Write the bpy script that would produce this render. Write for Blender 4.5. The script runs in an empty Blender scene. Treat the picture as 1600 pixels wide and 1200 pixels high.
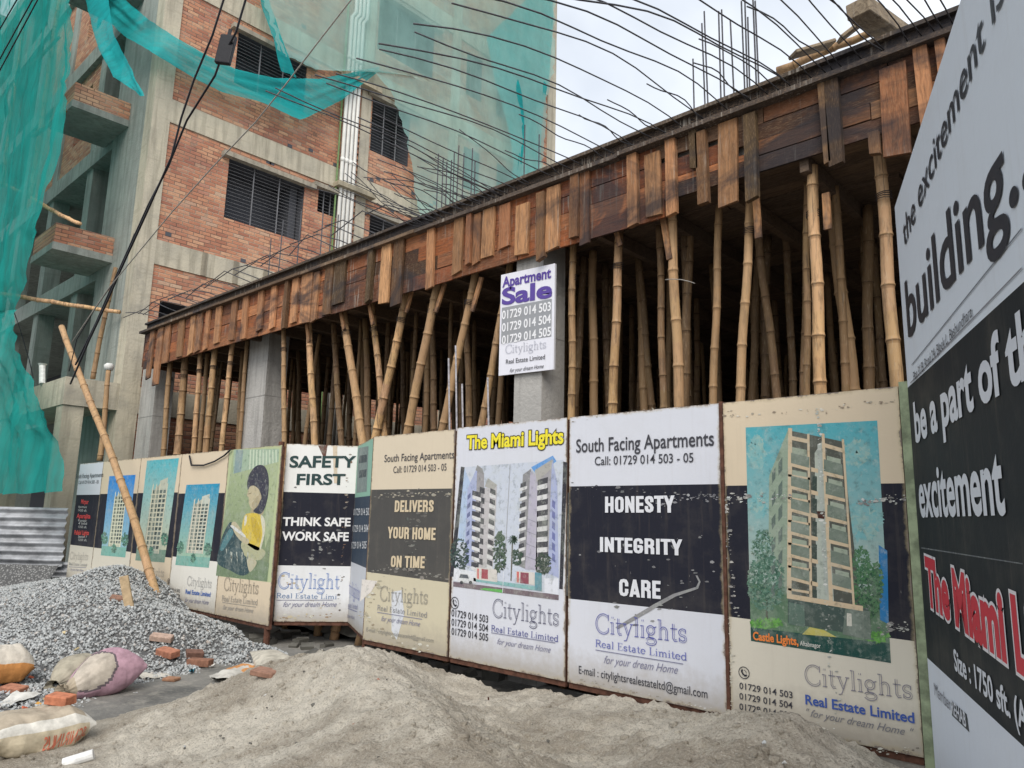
import bpy, bmesh, math, random
from mathutils import Vector, Matrix, noise as mnoise
from mathutils.geometry import tessellate_polygon
random.seed(7)
sc = bpy.context.scene
col = sc.collection
rad = math.radians

# ---------------------------------------------------------------- camera
F, YAW, PITCH, ROLL, CAMH = 1170.0, 43.0, 10.2, 1.3, 1.75
cy, sy, cp, sp = math.cos(rad(YAW)), math.sin(rad(YAW)), math.cos(rad(PITCH)), math.sin(rad(PITCH))
D_ = Vector((-sy*cp, cy*cp, sp)); r0 = Vector((cy, sy, 0)); u0 = r0.cross(D_)
R_ = r0*math.cos(rad(ROLL)) + u0*math.sin(rad(ROLL)); U_ = -r0*math.sin(rad(ROLL)) + u0*math.cos(rad(ROLL))
CP = Vector((0, 0, CAMH))
cd = bpy.data.cameras.new('camera'); cam = bpy.data.objects.new('camera', cd); col.objects.link(cam)
M4 = Matrix((R_, U_, -D_)).transposed().to_4x4(); M4.translation = CP
cam.matrix_world = M4
cd.sensor_width = 36; cd.sensor_fit = 'HORIZONTAL'; cd.lens = F*36/1600; cd.clip_start = .05; cd.clip_end = 3000
sc.camera = cam

# ---------------------------------------------------------------- light
SUN_EL, SUN_AZ = 43, 140           # azimuth clockwise from +Y
w = bpy.data.worlds.new('World'); sc.world = w; w.use_nodes = True
nt = w.node_tree; nt.nodes.clear()
out = nt.nodes.new('ShaderNodeOutputWorld'); bg = nt.nodes.new('ShaderNodeBackground')
sky = nt.nodes.new('ShaderNodeTexSky'); sky.sky_type = 'NISHITA'; sky.sun_disc = False
sky.sun_elevation = rad(SUN_EL); sky.sun_rotation = rad(SUN_AZ); sky.air_density = 1.0; sky.dust_density = 2.0
tcw = nt.nodes.new('ShaderNodeTexCoord'); nz = nt.nodes.new('ShaderNodeTexNoise')
nz.inputs['Scale'].default_value = 2.6; nz.inputs['Detail'].default_value = 5; nz.inputs['Roughness'].default_value = .5
rp = nt.nodes.new('ShaderNodeValToRGB'); rp.color_ramp.elements[0].position = .38; rp.color_ramp.elements[0].color = (.62, .62, .62, 1)
rp.color_ramp.elements[1].position = .62; rp.color_ramp.elements[1].color = (.97, .97, .97, 1)
mxw = nt.nodes.new('ShaderNodeMix'); mxw.data_type = 'RGBA'
mxw.inputs['B'].default_value = (8.1, 8.5, 9.0, 1)       # overcast cloud deck
nt.links.new(tcw.outputs['Generated'], nz.inputs['Vector']); nt.links.new(nz.outputs['Fac'], rp.inputs['Fac'])
nt.links.new(rp.outputs['Color'], mxw.inputs['Factor']); nt.links.new(sky.outputs['Color'], mxw.inputs['A'])
nt.links.new(mxw.outputs['Result'], bg.inputs['Color']); bg.inputs['Strength'].default_value = .1
nt.links.new(bg.outputs['Background'], out.inputs['Surface'])
sd = bpy.data.lights.new('sun', 'SUN'); sd.energy = 1.9; sd.angle = rad(38); sd.color = (1, .95, .88)
so = bpy.data.objects.new('sun', sd); col.objects.link(so)
sv = Vector((math.sin(rad(SUN_AZ))*math.cos(rad(SUN_EL)), math.cos(rad(SUN_AZ))*math.cos(rad(SUN_EL)), math.sin(rad(SUN_EL))))
so.rotation_euler = sv.to_track_quat('Z', 'Y').to_euler(); so.location = (5, -5, 20)
sc.view_settings.view_transform = 'Standard'; sc.view_settings.look = 'None'
sc.view_settings.exposure = 0.5; sc.view_settings.gamma = 1

# ---------------------------------------------------------------- pixel -> place helpers
def ray(px, py): return D_ + R_*((px-800)/F) - U_*((py-600)/F)
def atY(px, py, y): r = ray(px, py); return CP + r*(y/r.y)
def atX(px, py, x): r = ray(px, py); return CP + r*(x/r.x)
def atZ(px, py, z): r = ray(px, py); return CP + r*((z-CAMH)/r.z)

# ---------------------------------------------------------------- mesh helpers
class MB:
    def __init__(s): s.v = []; s.f = []; s.c = []; s.m = []
    def face(s, pts, c=(1, 1, 1), m=0):
        i = len(s.v); s.v += [tuple(p) for p in pts]; s.f.append(tuple(range(i, i+len(pts)))); s.c.append(c); s.m.append(m)
    def box(s, a, b, c=(1, 1, 1), m=0, mat=None):
        x0, y0, z0 = a; x1, y1, z1 = b; i = len(s.v)
        P = [(x0, y0, z0), (x1, y0, z0), (x1, y1, z0), (x0, y1, z0), (x0, y0, z1), (x1, y0, z1), (x1, y1, z1), (x0, y1, z1)]
        if mat is not None: P = [tuple(mat @ Vector(p)) for p in P]
        s.v += P
        for f in ((0, 3, 2, 1), (4, 5, 6, 7), (0, 1, 5, 4), (1, 2, 6, 5), (2, 3, 7, 6), (3, 0, 4, 7)):
            s.f.append(tuple(i+k for k in f)); s.c.append(c); s.m.append(m)
    def tube(s, pts, rs, n=8, c=(1, 1, 1), m=0, cols=None, cap=True):
        pts = [Vector(p) for p in pts]
        if not hasattr(rs, '__len__'): rs = [rs]*len(pts)
        base = len(s.v); prev = None
        for k, p in enumerate(pts):
            t = (pts[min(k+1, len(pts)-1)] - pts[max(k-1, 0)]).normalized()
            if prev is None:
                a = Vector((1, 0, 0)) if abs(t.x) < .8 else Vector((0, 1, 0)); nrm = (a - t*a.dot(t)).normalized()
            else: nrm = (prev - t*prev.dot(t)).normalized()
            prev = nrm; b = t.cross(nrm)
            for j in range(n):
                th = 2*math.pi*j/n; s.v.append(tuple(p + (nrm*math.cos(th) + b*math.sin(th))*rs[k]))
        for k in range(len(pts)-1):
            for j in range(n):
                a = base+k*n+j; b2 = base+k*n+(j+1) % n
                s.f.append((a, b2, b2+n, a+n)); s.c.append(cols[k] if cols else c); s.m.append(m)
        if cap:
            s.f.append(tuple(base+j for j in range(n-1, -1, -1))); s.c.append(cols[0] if cols else c); s.m.append(m)
            e = base+(len(pts)-1)*n; s.f.append(tuple(e+j for j in range(n))); s.c.append(cols[-1] if cols else c); s.m.append(m)
    def grid(s, fn, nu, nv, c=(1, 1, 1), m=0, cfn=None):
        b = len(s.v)
        for i in range(nu+1):
            for j in range(nv+1): s.v.append(tuple(fn(i/nu, j/nv)))
        for i in range(nu):
            for j in range(nv):
                a = b+i*(nv+1)+j; s.f.append((a, a+nv+1, a+nv+2, a+1)); s.c.append(cfn(i/nu, j/nv) if cfn else c); s.m.append(m)
    def mesh(s, name, mats, smooth=False):
        me = bpy.data.meshes.new(name); me.from_pydata(s.v, [], s.f)
        at = me.color_attributes.new('Col', 'FLOAT_COLOR', 'CORNER')
        buf = []
        for f, c in zip(s.f, s.c): buf += [c[0], c[1], c[2], 1.0]*len(f)
        at.data.foreach_set('color', buf)
        for mm in (mats if isinstance(mats, (list, tuple)) else [mats]): me.materials.append(mm)
        me.polygons.foreach_set('material_index', s.m)
        if smooth: me.polygons.foreach_set('use_smooth', [True]*len(s.f))
        me.update(); return me
    def build(s, name, mats, parent=None, smooth=False, loc=None):
        o = bpy.data.objects.new(name, s.mesh(name, mats, smooth)); col.objects.link(o)
        if parent is not None: o.parent = parent
        if loc is not None: o.location = loc
        return o
def tag(o, label=None, cat=None, group=None, kind=None):
    if label: o['label'] = label
    if cat: o['category'] = cat
    if group: o['group'] = group
    if kind: o['kind'] = kind
    return o
def empty(name, loc=(0, 0, 0), rz=0):
    o = bpy.data.objects.new(name, None); col.objects.link(o); o.location = loc; o.rotation_euler = (0, 0, rz); o.empty_display_size = .2; return o
def recenter(o, loc):
    """move a world-built mesh object's origin to loc"""
    l = Vector(loc); o.data.transform(Matrix.Translation(-l)); o.location = l; return o
def bevel(o, wd=.008, seg=2):
    bm = bmesh.new(); bm.from_mesh(o.data); bmesh.ops.bevel(bm, geom=list(bm.edges), offset=wd, segments=seg, affect='EDGES', profile=.6); bm.to_mesh(o.data); bm.free(); return o
def fbm(p, o=4): return mnoise.fractal(Vector(p), .9, 2.1, o)

# ---------------------------------------------------------------- material helpers
def mat(name):
    m = bpy.data.materials.new(name); m.use_nodes = True; t = m.node_tree; b = t.nodes['Principled BSDF']; b.inputs['Specular IOR Level'].default_value = .25; return m, t, b
def N(t, k, **kw):
    n = t.nodes.new(k)
    for a, v in kw.items():
        if a in n.inputs: n.inputs[a].default_value = v
        else: setattr(n, a, v)
    return n
def coords(t, scale=(1, 1, 1), kind='Object', rot=(0, 0, 0)):
    tc = N(t, 'ShaderNodeTexCoord'); mp = N(t, 'ShaderNodeMapping'); mp.inputs['Scale'].default_value = scale; mp.inputs['Rotation'].default_value = rot
    t.links.new(tc.outputs[kind], mp.inputs['Vector']); return mp.outputs['Vector']
def nzt(t, vec, scale, detail=4, rough=.55, dist=0):
    n = N(t, 'ShaderNodeTexNoise', Scale=scale, Detail=detail, Roughness=rough, Distortion=dist); t.links.new(vec, n.inputs['Vector']); return n.outputs['Fac']
def ramp(t, fac, stops):
    r = N(t, 'ShaderNodeValToRGB'); e = r.color_ramp.elements
    while len(e) < len(stops): e.new(.5)
    for x, (p, c) in zip(e, stops): x.position = p; x.color = (c, c, c, 1) if not hasattr(c, '__len__') else (*c, 1)
    t.links.new(fac, r.inputs['Fac']); return r.outputs['Color']
def mix(t, fac, a, b, mode='MIX'):
    n = N(t, 'ShaderNodeMix'); n.data_type = 'RGBA'; n.blend_type = mode
    for k, v in (('Factor', fac), ('A', a), ('B', b)):
        if hasattr(v, 'links'): t.links.new(v, n.inputs[k])
        elif k == 'Factor': n.inputs[k].default_value = v
        else: n.inputs[k].default_value = (*v, 1)
    return n.outputs['Result']
def math_(t, op, a, b=0, clamp=False):
    n = N(t, 'ShaderNodeMath'); n.operation = op; n.use_clamp = clamp
    for i, v in enumerate((a, b)):
        if hasattr(v, 'links'): t.links.new(v, n.inputs[i])
        else: n.inputs[i].default_value = v
    return n.outputs[0]
def bump(t, b, h, strength=.4, dist=.01):
    n = N(t, 'ShaderNodeBump'); n.inputs['Strength'].default_value = strength; n.inputs['Distance'].default_value = dist
    t.links.new(h, n.inputs['Height']); t.links.new(n.outputs['Normal'], b.inputs['Normal'])
def attr(t): n = N(t, 'ShaderNodeVertexColor'); n.layer_name = 'Col'; return n.outputs['Color']

def m_concrete(name, c1, c2, sc_=1.0):
    m, t, b = mat(name); v = coords(t, (1, 1, 1)); a = nzt(t, v, 1.3*sc_, 6, .65); f = nzt(t, v, 22*sc_, 4, .6)
    st = nzt(t, coords(t, (6, 6, .5)), 1.2, 4, .6)
    c = mix(t, ramp(t, a, [(.35, 0), (.68, 1)]), c1, c2)
    c = mix(t, ramp(t, st, [(.46, 0), (.66, .7)]), c, tuple(x*.40 for x in c1)); c = mix(t, ramp(t, nzt(t, v, .6, 6, .7, .5), [(.52, 0), (.66, .6)]), c, (.20, .195, .18)); c = mix(t, ramp(t, nzt(t, coords(t, (1, 1, 7)), 1.2, 3), [(.6, 0), (.66, .35)]), c, tuple(x*.5 for x in c1))
    c = mix(t, math_(t, 'MULTIPLY', f, .5), c, tuple(x*.6 for x in c1)); c = mix(t, 1.0, c, attr(t), 'MULTIPLY')
    t.links.new(c, b.inputs['Base Color']); b.inputs['Roughness'].default_value = .9; bump(t, b, f, .5, .02); return m
M_CONC = m_concrete('concrete', (.58, .52, .40), (.42, .385, .31))
M_CONCG = m_concrete('concrete_grey', (.36, .385, .35), (.25, .27, .25))
M_CONCW = m_concrete('concrete_pale', (.50, .48, .45), (.38, .37, .35))
M_DARK, t, b = mat('dark_interior'); b.inputs['Base Color'].default_value = (.085, .088, .10, 1); b.inputs['Roughness'].default_value = .9  # shade of rooms and recesses put into the base colour
def m_brick(name, axis, dull=0.0):
    """hand laid brickwork: every brick its own random tone"""
    m, t, b = mat(name); v = coords(t, (1, 1, 1), 'Object')
    wob = N(t, 'ShaderNodeTexNoise', Scale=2.0, Detail=3.0); t.links.new(v, wob.inputs['Vector'])
    vm = N(t, 'ShaderNodeVectorMath'); vm.operation = 'SCALE'; vm.inputs['Scale'].default_value = .022; t.links.new(wob.outputs['Color'], vm.inputs[0])
    va = N(t, 'ShaderNodeVectorMath'); va.operation = 'ADD'; t.links.new(v, va.inputs[0]); t.links.new(vm.outputs[0], va.inputs[1])
    sx = N(t, 'ShaderNodeSeparateXYZ'); t.links.new(va.outputs[0], sx.inputs[0])
    h = sx.outputs[axis]
    rz = math_(t, 'DIVIDE', sx.outputs[2], .086); row = math_(t, 'FLOOR', rz); fz = math_(t, 'FRACT', rz)
    hu = math_(t, 'ADD', math_(t, 'DIVIDE', h, .262), math_(t, 'MULTIPLY', math_(t, 'MODULO', row, 2.0), .5)); cell = math_(t, 'FLOOR', hu); fu = math_(t, 'FRACT', hu)
    cb = N(t, 'ShaderNodeCombineXYZ'); t.links.new(row, cb.inputs[0]); t.links.new(cell, cb.inputs[1])
    wn = N(t, 'ShaderNodeTexWhiteNoise'); wn.noise_dimensions = '2D'; t.links.new(cb.outputs[0], wn.inputs['Vector'])
    sc3 = N(t, 'ShaderNodeSeparateColor'); t.links.new(wn.outputs['Color'], sc3.inputs[0])
    c = ramp(t, sc3.outputs[0], [(0, (.30, .10, .06)), (.3, (.44, .17, .095)), (.55, (.50, .225, .125)), (.8, (.56, .31, .185)), (.95, (.38, .15, .105)), (1, (.50, .34, .23))])
    fine = nzt(t, v, 26, 4, .65); c = mix(t, ramp(t, fine, [(.45, 0), (.75, .55)]), c, (.22, .09, .06))
    big = nzt(t, v, .55, 5, .65)
    c = mix(t, ramp(t, big, [(.36, .6), (.46, 0)]), c, (.24, .075, .055)); c = mix(t, ramp(t, big, [(.55, 0), (.68, .35 + dull)]), c, (.46, .34, .24))
    c = mix(t, .14, c, (.50, .38, .28))
    ez = math_(t, 'MINIMUM', fz, math_(t, 'SUBTRACT', 1.0, fz)); eu = math_(t, 'MINIMUM', fu, math_(t, 'SUBTRACT', 1.0, fu))
    e = math_(t, 'MINIMUM', math_(t, 'MULTIPLY', ez, .086), math_(t, 'MULTIPLY', eu, .262)); e = math_(t, 'ADD', e, math_(t, 'MULTIPLY', math_(t, 'SUBTRACT', fine, .5), .006))
    mk = ramp(t, e, [(.004, 1), (.008, 0)]); mcol = mix(t, ramp(t, nzt(t, v, 1.4, 4), [(.42, 0), (.6, 1)]), (.13, .095, .075), (.36, .30, .23))
    sm = ramp(t, nzt(t, v, 1.9, 5, .7), [(.62, 0), (.7, .75)]); mk2 = math_(t, 'MAXIMUM', mk, sm)
    c = mix(t, mk2, c, mcol); t.links.new(c, b.inputs['Base Color']); b.inputs['Roughness'].default_value = .95
    bump(t, b, mix(t, .3, ramp(t, e, [(.002, 0), (.012, 1)]), fine), .6, .02); return m
M_BRICK = m_brick('brick', 1)
M_BRICKF = m_brick('brick_front', 0)

def m_wood(name, grain_scale, cols, drips=1.0):
    m, t, b = mat(name); geo = N(t, 'ShaderNodeNewGeometry'); v = coords(t, grain_scale)
    off = N(t, 'ShaderNodeVectorMath'); off.operation = 'ADD'; t.links.new(v, off.inputs[0])
    sc2 = math_(t, 'MULTIPLY', geo.outputs['Random Per Island'], 37.0); t.links.new(sc2, off.inputs[1])
    g = nzt(t, off.outputs[0], 6, 6, .65, 1.2); fine = nzt(t, off.outputs[0], 40, 3, .6)
    base = ramp(t, geo.outputs['Random Per Island'], cols)
    c = mix(t, 1.0, base, attr(t), 'MULTIPLY')
    c = mix(t, ramp(t, g, [(.42, 0), (.70, .72)]), c, (.045, .028, .02))
    c = mix(t, ramp(t, fine, [(.5, 0), (.75, .4)]), c, (.42, .28, .17))
    # pale cement drips running down the boards
    d = nzt(t, coords(t, (22, 22, 1.1)), 1.6, 4, .6); dm = nzt(t, coords(t), 1.1, 3)
    k = math_(t, 'MULTIPLY', ramp(t, d, [(.56, 0), (.68, 1)]), ramp(t, dm, [(.42, 0), (.58, .75)]))
    c = mix(t, math_(t, 'MULTIPLY', k, drips), c, (.40, .36, .31))
    oil = nzt(t, coords(t, (.75, .75, 1.4)), 1.1, 5, .62, .8); c = mix(t, ramp(t, oil, [(.50, 0), (.62, .8 if drips > 0 else 0)]), c, (.028, .027, .032))
    t.links.new(c, b.inputs['Base Color']); b.inputs['Roughness'].default_value = .85; bump(t, b, g, .5, .01); return m
WOODS = [(0, (.26, .10, .04)), (.2, (.09, .045, .028)), (.45, (.33, .135, .05)), (.6, (.05, .032, .025)), (.75, (.22, .09, .045)), (.88, (.36, .19, .09)), (1, (.12, .055, .03))]
M_WOODH = m_wood('plank_wood', (.6, 3, 5), WOODS)
M_WOODV = m_wood('batten_wood', (5, 5, .6), [(0, (.25, .12, .055)), (.5, (.34, .19, .095)), (1, (.26, .125, .06))], .5)
M_TIMBER = m_wood('grey_timber', (1.2, 4, 4), [(0, (.22, .19, .15)), (.5, (.15, .12, .09)), (1, (.26, .22, .17))])
M_DECK = m_wood('deck_wood', (.6, 4, 5), [(0, (.17, .12, .09)), (.5, (.11, .08, .06)), (1, (.22, .15, .10))], 0.0)

def m_bamboo():
    m, t, b = mat('bamboo'); oi = N(t, 'ShaderNodeObjectInfo'); v = coords(t, (3, 3, .5))
    vo = N(t, 'ShaderNodeVectorMath'); vo.operation = 'ADD'; t.links.new(v, vo.inputs[0]); t.links.new(math_(t, 'MULTIPLY', oi.outputs['Random'], 50), vo.inputs[1])
    g = nzt(t, vo.outputs[0], 9, 6, .7); sp_ = nzt(t, vo.outputs[0], 2.2, 4, .6); st = nzt(t, vo.outputs[0], 26, 3)
    c = mix(t, sp_, (.60, .39, .205), (.38, .225, .115)); c = mix(t, 1.0, c, attr(t), 'MULTIPLY')
    c = mix(t, ramp(t, g, [(.48, 0), (.64, .8)]), c, (.12, .075, .045)); c = mix(t, ramp(t, st, [(.55, 0), (.75, .35)]), c, (.55, .45, .32))
    c = mix(t, ramp(t, g, [(.28, .5), (.36, 0)]), c, (.30, .31, .28))
    rnd_ = math_(t, 'FRACT', math_(t, 'MULTIPLY', oi.outputs['Random'], 7.31)); c = mix(t, ramp(t, rnd_, [(.35, 0), (.95, .6)]), c, mix(t, g, (.24, .14, .07), (.42, .28, .15)))
    spl = nzt(t, coords(t, (60, 60, 1.2)), 1.0, 3, .6); c = mix(t, ramp(t, spl, [(.62, 0), (.68, .7)]), c, (.10, .07, .045))
    t.links.new(c, b.inputs['Base Color']); b.inputs['Roughness'].default_value = .65; bump(t, b, g, .3, .006); return m
M_BAMBOO = m_bamboo()
def m_simple(name, c, rough=.7, metal=0, nz=.3, dark=.5, scale=12, useattr=True, bmp=.2):
    m, t, b = mat(name); v = coords(t); n = nzt(t, v, scale, 5, .6)
    cc = mix(t, ramp(t, n, [(.4, 0), (.7, nz*2)]), c, tuple(x*dark for x in c))
    if useattr: cc = mix(t, 1.0, cc, attr(t), 'MULTIPLY')
    t.links.new(cc, b.inputs['Base Color']); b.inputs['Roughness'].default_value = rough; b.inputs['Metallic'].default_value = metal
    if bmp: bump(t, b, n, bmp, .01)
    return m
M_REBAR = m_simple('rebar_steel', (.10, .10, .11), .6, .3, .5, .5, 30)
M_RUST = m_simple('rusty_steel', (.13, .06, .04), .85, 0, .6, .45, 14)
M_BLACK = m_simple('black_rubber', (.012, .012, .016), .5, 0, .2, .6, 20)
M_PVC = m_simple('white_pvc', (.72, .71, .67), .45, 0, .25, .75, 3)
M_GPIPE = m_simple('green_pipe', (.16, .26, .10), .5)
M_GRILLE = m_simple('grille_steel', (.20, .20, .21), .6, .2)
M_WIRE = m_simple('grey_wire', (.35, .33, .30), .6)
M_GREENPOST = m_simple('green_painted_steel', (.32, .38, .24), .6, 0, .7, .5, 9)
M_CLOTH = m_simple('woven_sack', (.92, .90, .86), .85, 0, .45, .55, 11, True, .7)
M_PLASTIC = m_simple('white_plastic', (.8, .8, .78), .5)
M_MUD = m_simple('wet_mud', (.12, .115, .10), .55, 0, .6, .5, 4, False, .6)
M_LETTER = m_simple('printed_letters', (1, 1, 1), .5, 0, .12, .8, 25, True, 0)

def m_print(name, torn=True):
    """printed vinyl on a tin sheet: colour attribute, scratches, grime, foot splash with painted contact shade, rusted torn edges"""
    m, t, b = mat(name); v = coords(t); c = attr(t)
    n1 = nzt(t, v, 2.3, 6, .65); n2 = nzt(t, v, 9, 6, .7); drip = nzt(t, coords(t, (14, 14, .8)), 1.5, 4, .6)
    c = mix(t, ramp(t, n1, [(.5, 0), (.75, .10)]), c, (.36, .32, .25))
    c = mix(t, ramp(t, drip, [(.55, 0), (.75, .10)]), c, (.30, .25, .19))
    if not torn and name == 'printed_picture':
        c = mix(t, ramp(t, nzt(t, v, 16, 5, .7), [(.32, .45), (.48, 0)]), c, (.05, .07, .06)); c = mix(t, ramp(t, nzt(t, v, 24, 4, .7), [(.54, 0), (.72, .4)]), c, (.52, .54, .48)); c = mix(t, ramp(t, nzt(t, v, 5, 5, .7), [(.5, 0), (.68, .35)]), c, (.40, .43, .38))
    if torn:
        scr = nzt(t, coords(t, (7, 7, 1.2), 'Object', (0, .35, 0)), 5, 4, .75); c = mix(t, ramp(t, scr, [(.70, 0), (.712, .5)]), c, (.5, .49, .47))
        scr2 = nzt(t, v, 13, 5, .8); c = mix(t, ramp(t, scr2, [(.715, 0), (.73, .55)]), c, (.45, .43, .41))
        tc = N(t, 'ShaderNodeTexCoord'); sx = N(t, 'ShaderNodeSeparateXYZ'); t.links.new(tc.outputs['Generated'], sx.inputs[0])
        ex = math_(t, 'MINIMUM', sx.outputs[0], math_(t, 'SUBTRACT', 1.0, sx.outputs[0])); ez = math_(t, 'MINIMUM', sx.outputs[2], math_(t, 'MULTIPLY', math_(t, 'SUBTRACT', 1.0, sx.outputs[2]), 1.6))
        e = math_(t, 'MINIMUM', ex, ez); k = math_(t, 'SUBTRACT', math_(t, 'MULTIPLY', n2, .07), e)
        foot = math_(t, 'SUBTRACT', math_(t, 'ADD', sx.outputs[2], math_(t, 'MULTIPLY', n2, .16)), .05); c = mix(t, ramp(t, foot, [(.04, .75), (.16, 0)]), c, mix(t, n2, (.40, .36, .30), (.26, .23, .19)))  # sand splash at the foot, also painting in contact shade
        rustm = ramp(t, k, [(.031, 0), (.034, 1)]); c = mix(t, ramp(t, k, [(.018, 0), (.032, .5)]), c, (.40, .33, .20)); 
        c = mix(t, rustm, c, mix(t, n2, (.10, .055, .04), (.30, .27, .24)))
    t.links.new(c, b.inputs['Base Color']); b.inputs['Roughness'].default_value = .62; b.inputs['Specular IOR Level'].default_value = .08
    bump(t, b, n1, .25, .02); return m
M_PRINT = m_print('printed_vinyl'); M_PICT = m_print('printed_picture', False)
M_BOARD = m_print('printed_board', False)

def m_net(name, colr, a0, a1, scale=(1, 1, 1)):
    m = bpy.data.materials.new(name); m.use_nodes = True; t = m.node_tree; t.nodes.clear()
    o = N(t, 'ShaderNodeOutputMaterial'); tr = N(t, 'ShaderNodeBsdfTransparent'); df = N(t, 'ShaderNodeBsdfDiffuse'); tl = N(t, 'ShaderNodeBsdfTranslucent')
    v = coords(t, scale); n = nzt(t, v, 1.0, 5, .6); c = mix(t, n, tuple(x*.75 for x in colr), tuple(min(1, x*1.2) for x in colr))
    t.links.new(c, df.inputs['Color']); t.links.new(c, tl.inputs['Color'])
    s1 = N(t, 'ShaderNodeMixShader'); s1.inputs[0].default_value = .45; t.links.new(df.outputs[0], s1.inputs[1]); t.links.new(tl.outputs[0], s1.inputs[2])
    s2 = N(t, 'ShaderNodeMixShader'); k = ramp(t, nzt(t, v, 1.7, 4, .6), [(.35, a0), (.65, a1)])
    t.links.new(k, s2.inputs[0]); t.links.new(tr.outputs[0], s2.inputs[1]); t.links.new(s1.outputs[0], s2.inputs[2]); t.links.new(s2.outputs[0], o.inputs['Surface']); return m
M_NET = m_net('green_net', (.03, .38, .34), .60, .88, (2.5, 2.5, .25))
M_NETB = m_net('teal_swag_net', (.03, .46, .47), .66, .94, (.6, .6, 4))
M_NETP = m_net('pale_net', (.44, .74, .69), .46, .62, (.8, .8, .5))

def m_sand():
    m, t, b = mat('sand'); v = coords(t); big = nzt(t, v, 1.3, 6, .65, .6); md = nzt(t, v, 8, 6, .7); fn = nzt(t, v, 75, 4, .75)
    c = mix(t, ramp(t, big, [(.42, 0), (.60, 1)]), (.62, .57, .48), (.37, .325, .26)); c = mix(t, ramp(t, md, [(.46, 0), (.7, .45)]), c, (.29, .26, .21))
    c = mix(t, ramp(t, fn, [(.36, .6), (.48, 0)]), c, (.16, .14, .115)); c = mix(t, ramp(t, fn, [(.56, 0), (.68, .6)]), c, (.70, .66, .58))
    t.links.new(c, b.inputs['Base Color']); b.inputs['Roughness'].default_value = .95
    h = mix(t, .5, md, fn); bump(t, b, h, 1.0, .05); return m
M_SAND = m_sand()
M_GROUND, t, b = mat('damp_ground'); v = coords(t); n1 = nzt(t, v, 1.3, 6, .65); n2 = nzt(t, v, 30, 4, .7)
c = mix(t, ramp(t, n1, [(.36, 0), (.62, 1)]), (.23, .22, .20), (.10, .10, .095)); c = mix(t, ramp(t, n2, [(.5, 0), (.7, .5)]), c, (.30, .285, .25)); c = mix(t, ramp(t, nzt(t, v, 5, 5, .7), [(.52, 0), (.66, .6)]), c, (.33, .31, .27)); t.links.new(c, b.inputs['Base Color']); b.inputs['Roughness'].default_value = .7; bump(t, b, n2, .5, .02)
def m_gravel():
    m, t, b = mat('gravel'); g = N(t, 'ShaderNodeNewGeometry'); c = ramp(t, g.outputs['Random Per Island'], [(0, (.24, .25, .25)), (.3, (.41, .43, .43)), (.6, (.52, .535, .53)), (.8, (.35, .365, .365)), (.93, (.56, .56, .54)), (1, (.42, .36, .31))])
    c = mix(t, math_(t, 'MULTIPLY', nzt(t, coords(t), 60, 3), .35), c, (.25, .25, .25)); t.links.new(c, b.inputs['Base Color']); b.inputs['Roughness'].default_value = .85; return m
M_GRAVEL = m_gravel()
M_GRAVB, t, b = mat('gravel_bed'); v = coords(t); vo = N(t, 'ShaderNodeTexVoronoi', Scale=28.0); t.links.new(v, vo.inputs['Vector'])
c = ramp(t, vo.outputs['Distance'], [(0, (.36, .36, .35)), (.5, (.09, .09, .09))]); t.links.new(c, b.inputs['Base Color']); b.inputs['Roughness'].default_value = .9; bump(t, b, vo.outputs['Distance'], -.8, .03)
M_TIN = m_simple('corrugated_tin', (.42, .43, .45), .55, .3, .6, .45, 3)
M_BRK = m_simple('loose_brick', (.31, .145, .095), .95, 0, .5, .6, 20, True, .5)

def part(mb, name, mats, root, smooth=False):
    """a mesh collected in world coordinates, linked as a child of root (unrotated)"""
    o = mb.build(name, mats, None, smooth); o.data.transform(Matrix.Translation(-root.location)); o.parent = root; return o

# ================================================================ NEIGHBOURING BUILDING
XB, YB = -16.2, 5.6
FL = [4.0, 7.25, 10.55, 13.85, 17.15, 20.4]
Bd = empty('apartment_building', (XB, YB, .2))
tag(Bd, 'unfinished red brick apartment block with concrete frame and barred windows on the left', 'building')
def rect_holes(y0, y1, z0, z1, holes):
    ys = sorted({y0, y1} | {h[i] for h in holes for i in (0, 1) if y0 < h[i] < y1}); zs = sorted({z0, z1} | {h[i] for h in holes for i in (2, 3) if z0 < h[i] < z1})
    for a, b_ in zip(ys, ys[1:]):
        for c_, d in zip(zs, zs[1:]):
            my, mz = (a+b_)/2, (c_+d)/2
            if not any(h[0] < my < h[1] and h[2] < mz < h[3] for h in holes): yield a, b_, c_, d
def yz(px, py): p = atX(px, py, XB); return p.y, p.z
WIN = [(7.42, 9.45, 8.5, 9.98), (9.85, 10.45, 9.45, 10.08), (7.35, 9.25, 11.9, 13.25), (11.36, 12.72, 11.75, 13.35), (11.4, 13.5, 14.9, 16.6), (11.5, 13.0, 8.4, 9.9),
       (14.9, 15.6, 11.9, 13.3), (16.4, 18.3, 11.6, 13.3), (14.9, 15.6, 15.1, 16.6), (16.3, 18.3, 15.0, 16.7), (16.3, 18.3, 8.4, 9.9), (7.6, 9.3, 15.2, 16.6),
       (7.6, 9.4, .6, 2.9), (10.2, 13.2, .6, 3.2), (6.2, 7.2, 5.0, 6.2), (8.5, 10, 5.0, 6.2)]
cols_y = [(YB, 5.98), (10.98, 11.3), (14.25, 14.6), (18.9, 19.35)]
mb = MB()
for i, z0 in enumerate([.2]+FL[:-1]):
    za = z0 + (.28 if i else 0); zb = FL[i]-.28
    for a, b_ in zip(cols_y, cols_y[1:]):
        for r in rect_holes(a[1], b_[0], za, zb, WIN):
            mb.box((XB-.25, r[0], r[2]), (XB, r[1], r[3]))
rnd = random.Random(3)
part(mb, 'brick_wall', M_BRICK, Bd)
mb = MB()   # toothed brick ends and dark patches for put-log holes
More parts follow.
